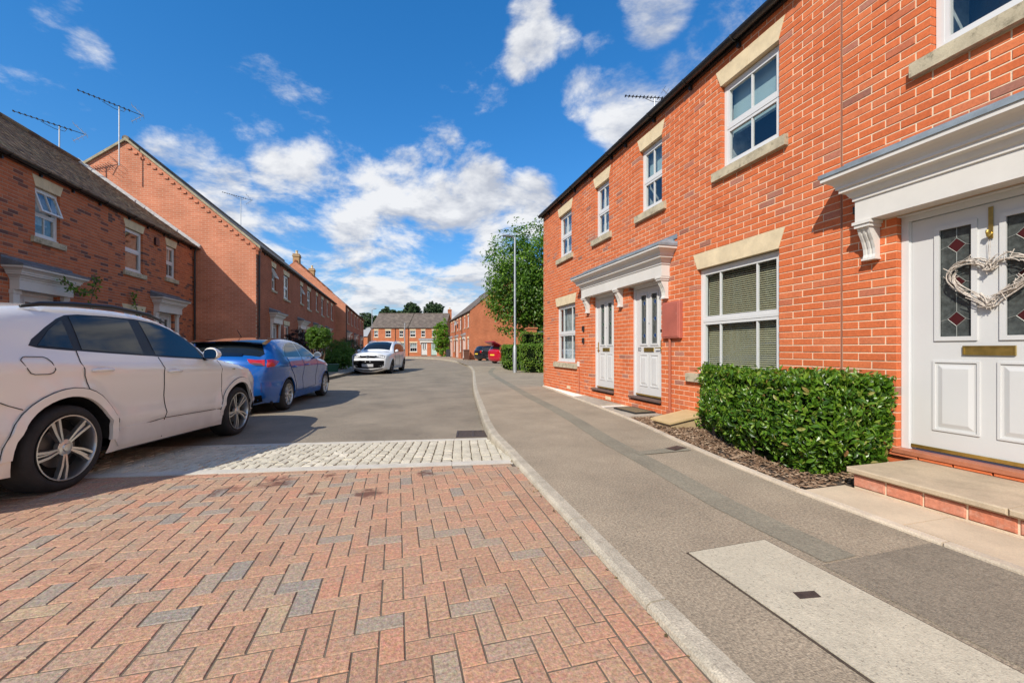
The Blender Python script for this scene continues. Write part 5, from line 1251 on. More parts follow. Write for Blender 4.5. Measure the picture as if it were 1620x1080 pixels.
s.side([(.085, 1.152), (-.20, 1.168), (-.06, 1.298), (.06, 1.378), (.095, 1.396)], 'side_window', C_GLASS, off=.006)
ARC = [(.487 * math.cos(rad(t)), .345 + .487 * math.sin(rad(t))) for t in (5, 15, 25, 35, 45, 55, 65, 73)]
DF = [(2.10, 1.07), (2.12, .95), (2.165, .70), (2.165, .425), (1.13, .44), (1.125, .56), (1.09, .75), (1.065, .92), (1.03, 1.095)]
DR = [(1.012, 1.095), (1.047, .92), (1.072, .75), (1.107, .56), (1.112, .44)] + ARC + [(.085, 1.04), (.105, 1.135)]
s.side(DF, 'door', P_WHITE, off=.003, skirt=.008); s.side(DR, 'door', P_WHITE, off=.003, skirt=.008)
s.seam(DF[:4] + [(1.12, .44), (1.116, .56), (1.081, .75), (1.056, .92), (1.021, 1.095)]); s.seam(DR[4:])
[s.seam([(ax + .484 * math.cos(rad(t)), .345 + .484 * math.sin(rad(t))) for t in range(0, 181, 10)], wd=.003) for ax in (0, 2.603)]; s.seam([(1.116, .44), (1.116, .24)]); s.seam([(-.36, .69), (-.49, .755), (-.86, .75)])
def arch_trim(s, ax, r0, r1, m, a0=0.02, a1=.98, off=.012):
    ps = [(ax + r1 * math.cos(math.pi * (a0 + (a1 - a0) * k / 22)), s.sp['rw'] + r1 * math.sin(math.pi * (a0 + (a1 - a0) * k / 22))) for k in range(23)]
    ps += [(ax + r0 * math.cos(math.pi * (a1 + (a0 - a1) * k / 22)), s.sp['rw'] + r0 * math.sin(math.pi * (a1 + (a0 - a1) * k / 22))) for k in range(23)]
    s.side(ps, 'arch_trim', m, off=off, step=.09, skirt=.03)
for ax in (0, 2.603): arch_trim(s, ax, .414, .480, P_WHITE, -.01, 1.01)
s.side([(.49, .425), (2.12, .41), (2.18, .31), (2.08, .25), (.52, .25), (.45, .32)], 'sill_trim', P_WHITE, off=.012, skirt=.02)
s.side([(.55, .235), (2.1, .235), (2.1, .195), (.55, .195)], 'sill_shadow', C_TRIM, off=-.01, skirt=.0)  # dark strip standing in for the shade under the sills
fl = [(-.35, 1.075), (-.37, 1.055), (-.345, .985), (-.32, .955), (-.29, .945), (-.19, .945), (-.16, .955), (-.148, .98), (-.16, 1.04), (-.185, 1.07), (-.21, 1.08), (-.33, 1.08)]
s.seam(fl + [fl[0]], sides=(-1,), wd=.003)
s.handles([(.27, .968), (1.20, .94)], P_WHITE)
for ax in (0, 2.603):
    for sd_ in (-1, 1): s.wheel(ax, sd_, .345, .262, 'twin', .25)
s.mirror(1.80, 1.085, P_WHITE, k=1.05)
for sg in (-1, 1):
    MB().tube([(1.42, sg * .665, 1.50), (1.18, sg * .665, 1.562), (.7, sg * .665, 1.582), (.3, sg * .665, 1.555), (.0, sg * .665, 1.518), (-.15, sg * .665, 1.478)], [.012, .02, .021, .021, .02, .012], 8).build('roof_rail', C_TRIM, s.t, smooth=True)
    MB().box(-.83, -.70, sg * .55 - .2, sg * .55 + .2, .86, .98)
s.over([(s.sat(2.02, 1.13), -.66), (s.sat(2.02, 1.13), .66), (s.sat(1.36, 1.50), .58), (s.sat(1.36, 1.50), -.58)], 'windscreen', C_GLASS)
s.over([(s.sat(-.67, 1.36), -.58), (s.sat(-.67, 1.36), .58), (s.sat(-.79, 1.08), .66), (s.sat(-.79, 1.08), -.66)], 'rear_window', C_GLASS)
mb = MB(); mb.loft([[(-.45, y, 1.425 + .04 * (1 - (y / .62) ** 2)), (-.64, y, 1.395 + .04 * (1 - (y / .62) ** 2)), (-.76, y, 1.355 + .04 * (1 - (y / .62) ** 2)), (-.74, y, 1.335 + .04 * (1 - (y / .62) ** 2)), (-.58, y, 1.345)] for y in [-.62 + .124 * k for k in range(11)]]); mb.build('spoiler', P_WHITE, s.t, angle=40)
for sg in (-1, 1): s.over([(s.sat(-.86, .93), sg * .40), (s.sat(-.86, .93), sg * .77), (s.sat(-.86, .78), sg * .77), (s.sat(-.86, .78), sg * .40)], 'tail_lamp', C_TAIL)
for sg in (-1, 1): s.over([(s.sat(3.48, .66), sg * .42), (s.sat(3.48, .66), sg * .74), (s.sat(3.40, .84), sg * .76), (s.sat(3.44, .80), sg * .42)], 'headlamp', C_LAMP)
s.over([(s.sat(3.5, .50), -.34), (s.sat(3.5, .50), .34), (s.sat(3.44, .79), .36), (s.sat(3.44, .79), -.36)], 'grille', C_GRILLE)
s.over([(s.sat(-.86, .72), -.26), (s.sat(-.86, .72), .26), (s.sat(-.86, .61), .26), (s.sat(-.86, .61), -.26)], 'number_plate', C_PLY, off=.006)
s.over([(s.sat(-.84, .38), -.62), (s.sat(-.84, .38), .62), (s.sat(-.77, .26), .60), (s.sat(-.77, .26), -.60)], 'rear_valance', C_GRILLE, off=.006)
letters('', .03, s.t, (0, 0, 0), (0, 0, 0), C_TRIM) if False else None
s.side([(2.36, .945), (2.44, .945), (2.44, .957), (2.36, .957)], 'wing_badge', M_CHROME, off=.003, step=.05)

# --- blue hatchback
CO = dict(W=.88, xf=3.30, xr=-.74, wb=2.538, rw=.315, arch=.352, flare=.016, fk=.22, rk=.17, ft=1.0, rt=.75,
    levels=[(.18, .92), (.30, .95), (.48, .97), (.66, .985), (.86, 1.0), (.97, .985), (1.05, .94), (1.2, .86), (1.34, .775), (1.44, .70)],
    creases=((.90, .012, .045), (.62, -.014, .10)), crease_rise=.03,
    outline=[(3.06, .20, .15), (3.22, .26, .18), (3.28, .42, .18), (3.25, .58, .16), (3.14, .73, .12), (2.9, .85, .08), (2.5, .945, .05), (2.16, .995, .06), (2.0, 1.03, .10), (1.65, 1.195, .10), (1.3, 1.34, .07), (1.0, 1.405, .05), (.55, 1.437, .04), (.1, 1.425, .04), (-.25, 1.39, .05), (-.42, 1.355, .05), (-.47, 1.31, .06), (-.56, 1.13, .08), (-.63, 1.04, .09), (-.69, .95, .10), (-.735, .70, .12), (-.74, .48, .13), (-.71, .33, .13), (-.62, .22, .10)])
hb = math.atan2(12.0 - 9.27, -1.888 + 2.208); pb = rear_axle(-2.208, 9.30, .88, hb)
b = Car('parked_car', 'bright blue hatchback parked in front of the white sport utility car', (pb.x, pb.y, -.09), hb, CO, 'cars parked along the street')
b.body(P_BLUE, .19)
b.over([(b.sat(1.25, 1.35), -.66), (b.sat(1.25, 1.35), .66), (b.sat(-.40, 1.36), .62), (b.sat(-.40, 1.36), -.62)], 'roof_panel', P_BLKROOF, off=.0025)
b.side([(1.80, 1.035), (1.2, 1.04), (.5, 1.055), (.0, 1.065), (-.15, 1.085), (-.10, 1.15), (.06, 1.27), (.28, 1.35), (.6, 1.385), (.9, 1.375), (1.2, 1.315), (1.5, 1.20), (1.75, 1.075)], 'window_surround', P_BLKROOF, off=.0025, skirt=.006)
b.side([(1.66, 1.05), (.83, 1.06), (.80, 1.365), (.95, 1.35), (1.2, 1.292), (1.48, 1.175)], 'side_window', C_GLASS, off=.006)
b.side([(.75, 1.062), (-.05, 1.085), (-.03, 1.135), (.10, 1.265), (.30, 1.335), (.6, 1.367), (.72, 1.367)], 'side_window', C_GLASS, off=.006)
D1 = [(1.80, 1.03), (1.76, .70), (1.76, .36), (.90, .34), (.84, .62), (.86, .9), (.80, 1.05)]
D2 = [(.785, 1.05), (.845, .9), (.825, .62), (.885, .34), (.46, .34), (.43, .50), (.32, .66), (.16, .78), (.02, .90), (.0, 1.06)]
b.side(D1, 'door', P_BLUE, off=.003, skirt=.008); b.side(D2, 'door', P_BLUE, off=.003, skirt=.008)
b.seam(D1[:4] + [(.892, .34), (.832, .62), (.852, .9), (.792, 1.05)], wd=.0028); b.seam(D2[3:], wd=.0028)
b.handles([(.25, .86), (1.02, .885)], P_BLUE)
for ax in (0, 2.538):
    for sd_ in (-1, 1): b.wheel(ax, sd_, .315, .218, 'swirl', .205)
b.mirror(1.62, 1.03, mat('grey_mirror_cap', (.35, .38, .42), .3, coat=.8))
b.over([(b.sat(1.96, 1.05), -.62), (b.sat(1.96, 1.05), .62), (b.sat(1.28, 1.355), .55), (b.sat(1.28, 1.355), -.55)], 'windscreen', C_GLASS)
b.over([(b.sat(-.475, 1.30), -.56), (b.sat(-.475, 1.30), .56), (b.sat(-.56, 1.12), .64), (b.sat(-.60, 1.075), .58), (b.sat(-.60, 1.07), -.58), (b.sat(-.56, 1.12), -.64)], 'rear_window', C_GLASS)
mb = MB(); mb.loft([[(-.20, y, 1.425 + .03 * (1 - (y / .62) ** 2)), (-.44, y, 1.40 + .03 * (1 - (y / .62) ** 2)), (-.64, y, 1.345 + .03 * (1 - (y / .62) ** 2)), (-.62, y, 1.32 + .03 * (1 - (y / .62) ** 2)), (-.40, y, 1.31)] for y in [-.62 + .124 * k for k in range(11)]]); mb.build('spoiler', P_BLKROOF, b.t, angle=40)
for sg in (-1, 1):
    la = [(b.sat(-.665, 1.0), sg * .40), (b.sat(-.645, 1.02), sg * .55), (b.sat(-.64, 1.03), sg * .80), (b.sat(-.66, .99), sg * .82), (b.sat(-.70, .905), sg * .80), (b.sat(-.70, .90), sg * .55), (b.sat(-.69, .94), sg * .45)]
    b.over(la, 'tail_lamp', C_TAIL, off=.010)
    b.over([(b.sat(-.69, .94), sg * .47), (b.sat(-.69, .94), sg * .64), (b.sat(-.70, .91), sg * .68), (b.sat(-.70, .908), sg * .55)], 'tail_lamp_lens', C_TAILW, off=.014)
    b.side([(-.40, .99), (-.55, 1.035), (-.63, 1.03), (-.69, .93), (-.69, .89), (-.58, .90)], 'tail_lamp_side', C_TAIL, (sg,), off=.010)
    b.over([(b.sat(-.735, .63), sg * .665), (b.sat(-.735, .62), sg * .705), (b.sat(-.735, .53), sg * .715), (b.sat(-.738, .44), sg * .70), (b.sat(-.738, .46), sg * .672)], 'rear_reflector', C_TAIL, off=.008)
b.over([(b.sat(-.60, 1.085), -.30), (b.sat(-.60, 1.085), .30), (b.sat(-.625, 1.045), .30), (b.sat(-.625, 1.045), -.30)], 'tailgate_handle', P_BLKROOF, off=.02)
b.over([(b.sat(-.735, .66), -.26), (b.sat(-.735, .66), .26), (b.sat(-.74, .55), .26), (b.sat(-.74, .55), -.26)], 'number_plate', C_PLY, off=.006)
b.over([(b.sat(-.72, .36), -.66), (b.sat(-.72, .36), .66), (b.sat(-.66, .25), .64), (b.sat(-.66, .25), -.64)], 'rear_valance', C_GRILLE, off=.006)
for sg in (-1, 1): b.over([(b.sat(3.25, .58), sg * .42), (b.sat(3.25, .58), sg * .70), (b.sat(3.1, .76), sg * .70), (b.sat(3.16, .72), sg * .44)], 'headlamp', C_LAMP)
MB().tube([(-.05, 0, 1.46), (-.22, 0, 1.60)], .006, 6).build('aerial', C_TRIM, b.t)
for ax in (0, 2.538): arch_trim(b, ax, .354, .372, P_BLUE, .02, .98, .006)

# --- white SUV facing the camera
TI = dict(W=.92, xf=3.59, xr=-.95, wb=2.68, rw=.35, arch=.395, flare=.022, fk=.12, rk=.12, ft=.9, rt=.8,
    levels=[(.22, .93), (.35, .96), (.55, .985), (.80, 1.0), (.98, .985), (1.06, .95), (1.25, .87), (1.45, .79), (1.62, .72)], creases=((.92, .010, .05),),
    outline=[(3.34, .22, .18), (3.52, .28, .20), (3.58, .42, .21), (3.585, .62, .20), (3.56, .80, .18), (3.48, .92, .14), (3.1, 1.01, .08), (2.65, 1.07, .05), (2.4, 1.10, .06), (2.28, 1.13, .09), (1.85, 1.37, .10), (1.5, 1.52, .08), (1.2, 1.59, .05), (.6, 1.63, .04), (0, 1.62, .04), (-.5, 1.575, .05), (-.68, 1.53, .05), (-.72, 1.42, .07), (-.84, 1.10, .09), (-.92, .92, .10), (-.95, .62, .12), (-.92, .36, .12), (-.80, .24, .10)])
def suv(name, label, loc, heading, P, rim, white=True):
    c = Car(name, label, loc, heading, TI, 'cars parked along the street'); c.body(P, .22)
    c.side([(2.15, 1.08), (1.2, 1.085), (.2, 1.09), (-.55, 1.13), (-.50, 1.30), (-.30, 1.44), (.1, 1.51), (.7, 1.53), (1.2, 1.50), (1.55, 1.41), (1.85, 1.27), (2.1, 1.12)], 'side_window', C_GLASS, off=.006)
    for x_ in (1.15, .12): c.side([(x_ - .03, 1.08), (x_ + .03, 1.08), (x_, 1.53), (x_ - .05, 1.53)], 'window_pillar', P_BLKROOF, off=.009, skirt=.004)
    c.seam([(2.1, 1.07), (2.02, .75), (2.0, .40), (1.08, .38), (1.08, .75), (1.15, 1.08)]); c.seam([(1.08, .38), (.5, .38), (.42, .56), (.2, .78), (.12, 1.08)])
    c.handles([(.35, .95), (1.35, .94)], P)
    for ax in (0, 2.68):
        for sd_ in (-1, 1): c.wheel(ax, sd_, .35, .245, 'star', .235, rm=rim); 
    for ax in (0, 2.68): arch_trim(c, ax, .397, .435, P if white else C_TRIM, .0, 1.0)
    c.side([(.45, .36), (2.25, .36), (2.28, .25), (.42, .25)], 'sill_trim', P if white else C_TRIM, off=.012, skirt=.02)
    c.mirror(2.02, 1.07, P, k=1.05)
    c.over([(c.sat(2.24, 1.15), -.68), (c.sat(2.24, 1.15), .68), (c.sat(1.42, 1.545), .60), (c.sat(1.42, 1.545), -.60)], 'windscreen', C_GLASS)
    c.over([(c.sat(-.725, 1.40), -.60), (c.sat(-.725, 1.40), .60), (c.sat(-.84, 1.10), .68), (c.sat(-.84, 1.10), -.68)], 'rear_window', C_GLASS)
    for sg in (-1, 1):
        MB().tube([(1.3, sg * .66, 1.585), (1.0, sg * .66, 1.635), (.3, sg * .66, 1.675), (-.3, sg * .66, 1.65), (-.6, sg * .66, 1.59)], .018, 6).build('roof_rail', C_TRIM if not white else M_CHROME, c.t)
        c.over([(c.sat(3.575, .76), sg * .30), (c.sat(3.56, .80), sg * .80), (c.sat(3.50, .90), sg * .82), (c.sat(3.54, .85), sg * .30)], 'headlamp', C_LAMP)
        c.over([(c.sat(-.91, .95), sg * .35), (c.sat(-.91, .95), sg * .80), (c.sat(-.94, .80), sg * .80), (c.sat(-.94, .80), sg * .35)], 'tail_lamp', C_TAIL)
    c.over([(c.sat(3.575, .765), -.34), (c.sat(3.575, .765), .34), (c.sat(3.535, .855), .34), (c.sat(3.535, .855), -.34)], 'upper_grille', C_GRILLE)
    c.over([(c.sat(3.57, .37), -.60), (c.sat(3.57, .37), .60), (c.sat(3.585, .45), .82), (c.sat(3.585, .62), .84), (c.sat(3.58, .66), .70), (c.sat(3.585, .655), -.70), (c.sat(3.585, .62), -.84), (c.sat(3.585, .45), -.82)], 'lower_grille', C_GRILLE)
    c.over([(c.sat(3.45, .25), -.55), (c.sat(3.45, .25), .55), (c.sat(3.54, .32), .68), (c.sat(3.54, .32), -.68)], 'front_valance', C_GRILLE)
    c.over([(c.sat(3.58, .43), -.27), (c.sat(3.58, .43), .27), (c.sat(3.585, .54), .27), (c.sat(3.585, .54), -.27)], 'number_plate', C_PLATE, off=.018)
    x_, _, z_ = c.wrap(c.sat(3.55, .82), 0, .012); mb = MB(); ring = [(x_ + .004, .075 * math.cos(t * math.pi / 10), z_ + .075 * math.sin(t * math.pi / 10)) for t in range(21)]; mb.tube(ring, .009, 6)
    if white: mb.tube([(x_ + .004, -.055, z_ + .045), (x_ + .004, -.022, z_ - .05), (x_ + .004, 0, z_ + .0), (x_ + .004, .022, z_ - .05), (x_ + .004, .055, z_ + .045)], .008, 5); mb.tube([(x_ + .004, -.022, z_ + .065), (x_ + .004, 0, z_ + .015), (x_ + .004, .022, z_ + .065)], .008, 5)
    mb.build('front_badge', M_CHROME, c.t)
    for y_ in (-.10, .12):
        q = c.wrap(c.sat(3.58, .60), y_, .012); MB().lathe([(.001, .004), (.018, .004), (.02, -.01)], 10, axis='x').build('parking_sensor', P_WHITE2, c.t, loc=q)
    return c
ht = math.atan2(-1.0, -.06)                    # pointing at the camera, a little to its right
# front contact near side (-.312, 21.94), rear (.314, 24.33): heading towards the camera
ht = math.atan2(21.7 - 24.33, -.30 - .30)
fr = Vector((math.cos(ht), math.sin(ht))); lf = Vector((-fr.y, fr.x)); pt = Vector((.30, 24.35)) - lf * .84
suv('parked_car', 'white sport utility car facing the camera beside the left pavement', (pt.x, pt.y, -.09), ht, P_WHITE2, C_RIMD)
suv('parked_car', 'dark sport utility car behind the white one near the end of the street', (-.05, 47.6, -.09), math.atan2(-1, -.10), P_NAVY, C_RIM, False)
# --- two small cars in the parking court
def hatch(label, loc, heading, P, sc=1.0, boot=0.0):
    c = Car('parked_car', label, loc, heading, CO, 'cars in the parking court'); c.body(P, .19)
    c.side([(1.75, 1.05), (1.0, 1.05), (.2, 1.06), (.0, 1.09), (.10, 1.26), (.30, 1.335), (.6, 1.367), (.95, 1.35), (1.2, 1.292), (1.5, 1.17)], 'side_window', C_GLASS, off=.006)
    c.side([(.8, 1.05), (.86, 1.05), (.82, 1.36), (.77, 1.36)], 'window_pillar', P_BLKROOF, off=.009, skirt=.004)
    c.over([(c.sat(-.475, 1.28), -.56), (c.sat(-.475, 1.28), .56), (c.sat(-.60, 1.02), .64), (c.sat(-.60, 1.02), -.64)], 'rear_window', C_GLASS)
    c.over([(c.sat(1.98, 1.0), -.60), (c.sat(1.98, 1.0), .60), (c.sat(1.22, 1.345), .55), (c.sat(1.22, 1.345), -.55)], 'windscreen', C_GLASS)
    for sg in (-1, 1):
        c.over([(c.sat(-.66, .95), sg * .50), (c.sat(-.665, .93), sg * .80), (c.sat(-.73, .72), sg * .80), (c.sat(-.72, .80), sg * .55)], 'tail_lamp', C_TAIL, off=.010)
        c.over([(c.sat(3.27, .58), sg * .42), (c.sat(3.27, .58), sg * .72), (c.sat(3.15, .76), sg * .74), (c.sat(3.2, .72), sg * .44)], 'headlamp', C_LAMP)
    c.over([(c.sat(-.735, .70), -.26), (c.sat(-.735, .70), .26), (c.sat(-.74, .59), .26), (c.sat(-.74, .59), -.26)], 'number_plate', C_PLY, off=.006)
    c.seam([(1.85, .955), (1.78, .60), (1.76, .36), (.97, .34), (.93, .60), (1.012, .955)])
    c.handles([(.42, .83), (1.2, .815)], P); c.mirror(1.72, .975, P)
    for ax in (0, 2.538):
        for sd_ in (-1, 1): c.wheel(ax, sd_, .315, .218, 'star', .205)
    return c
hatch('black hatchback parked in front of the sunlit gable in the parking court', (7.95, 38.2, KT), rad(20), P_DARK)
rc = hatch('red car half hidden by the clipped hedge in the parking court', (7.75, 30.9, KT), rad(25), P_RED)
mb = MB(); mb.loft([[(-.45, y, 1.38), (-.8, y, 1.50), (-1.12, y, 1.66), (-1.10, y, 1.70), (-.75, y, 1.56), (-.42, y, 1.42)] for y in (-.6, -.3, 0, .3, .6)]); mb.build('boot_lid', P_RED, rc.t, angle=40)
# ------------------------------------------------------------------ plants
G_LAUREL = leaf_mat('laurel_leaf', [(0, (.022, .062, .006)), (.3, (.055, .135, .010)), (.65, (.10, .21, .014)), (.93, (.19, .30, .03)), (.98, (.30, .30, .08)), (1, (.25, .12, .05))], .34, .25)
G_PRIVET = leaf_mat('privet_leaf', [(0, (.06, .14, .012)), (.5, (.12, .235, .022)), (.85, (.20, .32, .035)), (1, (.30, .36, .06))], .4, .3)
G_TREE = leaf_mat('tree_leaf', [(0, (.035, .09, .009)), (.5, (.08, .175, .015)), (.85, (.14, .26, .025)), (1, (.22, .33, .04))], .42, .32)
G_DARK = leaf_mat('conifer_leaf', [(0, (.016, .040, .012)), (.6, (.034, .074, .022)), (1, (.06, .11, .03))], .6, .15)
G_LIME = leaf_mat('bamboo_leaf', [(0, (.10, .22, .015)), (.5, (.18, .34, .03)), (1, (.28, .42, .05))], .45, .35)
G_PURPLE = leaf_mat('purple_leaf', [(0, (.012, .008, .010)), (.6, (.03, .014, .018)), (1, (.05, .03, .025))], .5, .15)
G_BUSH = leaf_mat('bush_leaf', [(0, (.04, .10, .008)), (.5, (.08, .18, .012)), (1, (.16, .26, .02))], .45, .25)
M_TRUNK = mat('bark_brown', (.10, .065, .042), .95, var=.4, vs=8, bump=.8, bs=30)
M_TWIG = mat('bark_grey', (.17, .12, .085), .95, var=.3, vs=20, bump=.5, bs=60)
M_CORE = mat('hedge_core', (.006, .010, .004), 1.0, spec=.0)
def rnd_unit():
    while True:
        v = Vector((R.uniform(-1, 1), R.uniform(-1, 1), R.uniform(-1, 1)))
        if .05 < v.length < 1: return v.normalized()
def leaf(mb, p, n, size, asp=.42, six=False, grow=None):
    """a folded leaf blade at p, its face looking along n; with grow its tip points that way"""
    if grow is not None:
        t = (grow + rnd_unit() * .85).normalized(); q_ = n + rnd_unit() * .8; n = q_ - t * q_.dot(t)
        n = n.normalized() if n.length > .05 else t.orthogonal().normalized()
    else:
        n = (n + rnd_unit() * .75).normalized(); t = n.cross(rnd_unit())
        if t.length < .05: t = n.orthogonal()
        t = t.normalized()
    b = n.cross(t); l = size * R.uniform(.5, 1.3); w = l * asp; k = l * .10
    if six:
        mb.add([p - t * l * .5, p - t * l * .12 + b * w * .5 + n * k, p + t * l * .22 + b * w * .42 + n * k * .6, p + t * l * .5 - n * k, p + t * l * .22 - b * w * .42 + n * k * .6, p - t * l * .12 - b * w * .5 + n * k, p - t * l * .12, p + t * l * .22],
               [(0, 6, 1), (1, 6, 7, 2), (2, 7, 3), (0, 5, 6), (5, 4, 7, 6), (4, 3, 7)])
    else: mb.add([p - t * l * .5, p + b * w * .5 + n * k, p + t * l * .5, p - b * w * .5 + n * k], [(0, 1, 2), (0, 2, 3)])
def hedge(name, label, plan, z0, z1, n, size, m, six=False, lump=.05, cat='hedge', group=None, shrink=.06, core_m=None, sprigs=0):
    """clipped hedge over a plan polygon: leaves on the sides and top, a near-black core within as painted inner shade"""
    c = Vector((sum(p[0] for p in plan) / len(plan), sum(p[1] for p in plan) / len(plan)))
    t = thing(name, label, cat, (c.x, c.y, z0), 0, group); pl = [Vector(p) - c for p in plan]; N_ = len(pl)
    def ins(p, d): return p * max(.0, 1 - d / max(.05, p.length))
    H = z1 - z0; core = [ins(p, shrink + .05) for p in pl]; mb = MB(); mb.loft([[(q.x, q.y, .05) for q in [ins(p, .36) for p in pl]], [(q.x, q.y, H * .45) for q in core], [(q.x, q.y, H - shrink - .10) for q in core], [(q.x, q.y, H - shrink - .04) for q in [ins(p, shrink + .14) for p in pl]]]); mb.build('twigs', core_m or M_CORE, t)  # solid near-black core: the hedge's inner shade put into its colour
    per = [(pl[(i + 1) % N_] - pl[i]).length for i in range(N_)]; P_ = sum(per); xs = [p.x for p in pl]; ys = [p.y for p in pl]
    top_a = abs(sum(pl[i].x * pl[(i + 1) % N_].y - pl[(i + 1) % N_].x * pl[i].y for i in range(N_))) / 2; side_a = P_ * H
    ori = 1 if sum(pl[i].x * pl[(i + 1) % N_].y - pl[(i + 1) % N_].x * pl[i].y for i in range(N_)) > 0 else -1
    def inside(x, y):
        r = False
        for i in range(N_):
            a, b = pl[i], pl[i - 1]
            if (a.y > y) != (b.y > y) and x < (b.x - a.x) * (y - a.y) / (b.y - a.y) + a.x: r = not r
        return r
    mb = MB(); ph = [R.uniform(0, 6) for _ in range(4)]
    def lumpy(x, y, z): return lump * (math.sin(x * 5.1 + ph[0]) * math.sin(y * 4.3 + ph[1]) + .6 * math.sin(z * 8 + ph[2] + x * 3) + .35 * math.sin(y * 11 + z * 7 + ph[3]))
    for k in range(n):
        if R.random() < top_a / (top_a + side_a):
            while True:
                x, y = R.uniform(min(xs), max(xs)), R.uniform(min(ys), max(ys))
                if inside(x, y): break
            z = H + lumpy(x, y, 0) * .6 - abs(R.gauss(0, .028)) + R.random() ** 8 * .06; leaf(mb, Vector((x, y, z)), Vector((0, 0, 1)), size, .40 if six else .42, six, Vector((0, 0, .8)) if six else None)
        else:
            r = R.uniform(0, P_); i = 0
            while r > per[i]: r -= per[i]; i += 1
            a, b = pl[i], pl[(i + 1) % N_]; p = a.lerp(b, r / per[i]); e = (b - a).normalized(); nn = Vector((e.y, -e.x)) * ori; z = H * (R.random() ** .85)
            under = -.17 * max(0, 1 - z / (H * .36)); off = lumpy(p.x, p.y, z) - abs(R.gauss(0, .04)) + under - .09 * max(0, (z - H * .8) / (H * .2)) ** 2 + R.random() ** 9 * .05
            leaf(mb, Vector((p.x + nn.x * off, p.y + nn.y * off, z)), Vector((nn.x, nn.y, .35)), size, .40 if six else .42, six, Vector((nn.x * .6, nn.y * .6, .5)) if six else None)
    mb.build('foliage', m, t, kind='stuff', recalc=False)
    if six:
        mb = MB()
        for k in range(10): i = R.randrange(N_); p = pl[i] * R.uniform(.2, .8); mb.tube([(p.x, p.y, -.05), (p.x * 1.05, p.y * 1.05, .25)], .012, 5)
        mb.build('stem', M_TWIG, t)
    return t
def tree(name, label, loc, crown_c, crown_r, trunk_h, trunk_r, n_clump, per, size, m, group=None, cat='tree', lean=(0, 0), seed_shape=1.0, bias=.35, limbs=7, asp=.5, stems=1):
    t = thing(name, label, cat, loc, R.uniform(0, 6.28), group); cc = Vector(crown_c); cr = Vector(crown_r)
    mb = MB()
    for s_ in range(stems):
        bx, by = (R.uniform(-.25, .25), R.uniform(-.25, .25)) if stems > 1 else (0, 0)
        mb.tube([(bx, by, -.1), (bx + lean[0] * .4, by + lean[1] * .4, trunk_h * .5), (bx * 1.6 + lean[0], by * 1.6 + lean[1], trunk_h), (cc.x * .6 + lean[0] * .4 + bx, cc.y * .6 + lean[1] * .4 + by, cc.z)], [trunk_r, trunk_r * .8, trunk_r * .65, trunk_r * .25], 9)
    mb.build('trunk', M_TRUNK, t, angle=60); lb = MB(); fo = MB(); cl = []
    for k in range(n_clump):
        d = rnd_unit(); r = R.random() ** bias; p = cc + Vector((d.x * cr.x, d.y * cr.y, d.z * cr.z)) * r * (1 + .11 * math.sin(d.x * 5 + d.z * 4 * seed_shape + loc[0]) + .08 * math.sin(d.y * 9 + d.x * 7)); cl.append((p, d, r))
    for p, d, r in cl:
        s = R.uniform(.5, 1.15) * min(cr) * .20
        for q in range(per):
            o = rnd_unit() * s * R.random() ** .4; o.z *= .7; leaf(fo, p + o, (d * .5 + Vector((0, 0, .7)) + o.normalized() * .4).normalized(), size, asp)
    for p, d, r in cl[::max(1, n_clump // limbs)]:
        a = Vector((lean[0], lean[1], trunk_h * R.uniform(.75, 1.0))); mid = a.lerp(p, .5) + Vector((0, 0, .1 * cr.z)); lb.tube([a, mid, p], [trunk_r * .45, trunk_r * .28, trunk_r * .08], 6)
    lb.build('branches', M_TRUNK, t); fo.build('crown', m, t, kind='stuff', recalc=False); return t
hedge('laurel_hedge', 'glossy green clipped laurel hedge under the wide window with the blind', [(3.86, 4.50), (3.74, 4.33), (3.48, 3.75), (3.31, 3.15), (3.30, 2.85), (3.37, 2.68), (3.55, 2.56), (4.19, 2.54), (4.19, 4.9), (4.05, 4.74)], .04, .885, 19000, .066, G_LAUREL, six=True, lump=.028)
hedge('privet_hedge', 'clipped privet hedge beside the lamp post, past the end house', [(5.5, 18.5), (5.75, 18.2), (6.3, 17.95), (9.8, 17.7), (9.8, 19.0), (5.8, 19.1)], .03, 1.38, 9000, .085, G_PRIVET, lump=.05)
hedge('privet_hedge', 'taller yellow green hedge behind the one by the lamp post', [(5.95, 19.6), (6.6, 19.3), (10.5, 19.2), (10.5, 20.6), (6.2, 20.7)], .03, 1.98, 7000, .10, G_PRIVET, lump=.08)
hedge('privet_hedge', 'darker end of the hedge in front of the red car', [(5.45, 20.6), (5.95, 20.2), (6.4, 20.6), (6.5, 22.9), (5.75, 23.0)], .03, 1.36, 3600, .10, G_PRIVET, lump=.06)
tree('leafy_tree', 'big leafy green tree rising behind the lamp post beside the end house', (9.1, 25.9, 0), (.3, .2, 5.35), (3.7, 3.6, 3.65), 2.9, .20, 1000, 42, .21, G_TREE, lean=(-.5, -.2), bias=.42, limbs=16)
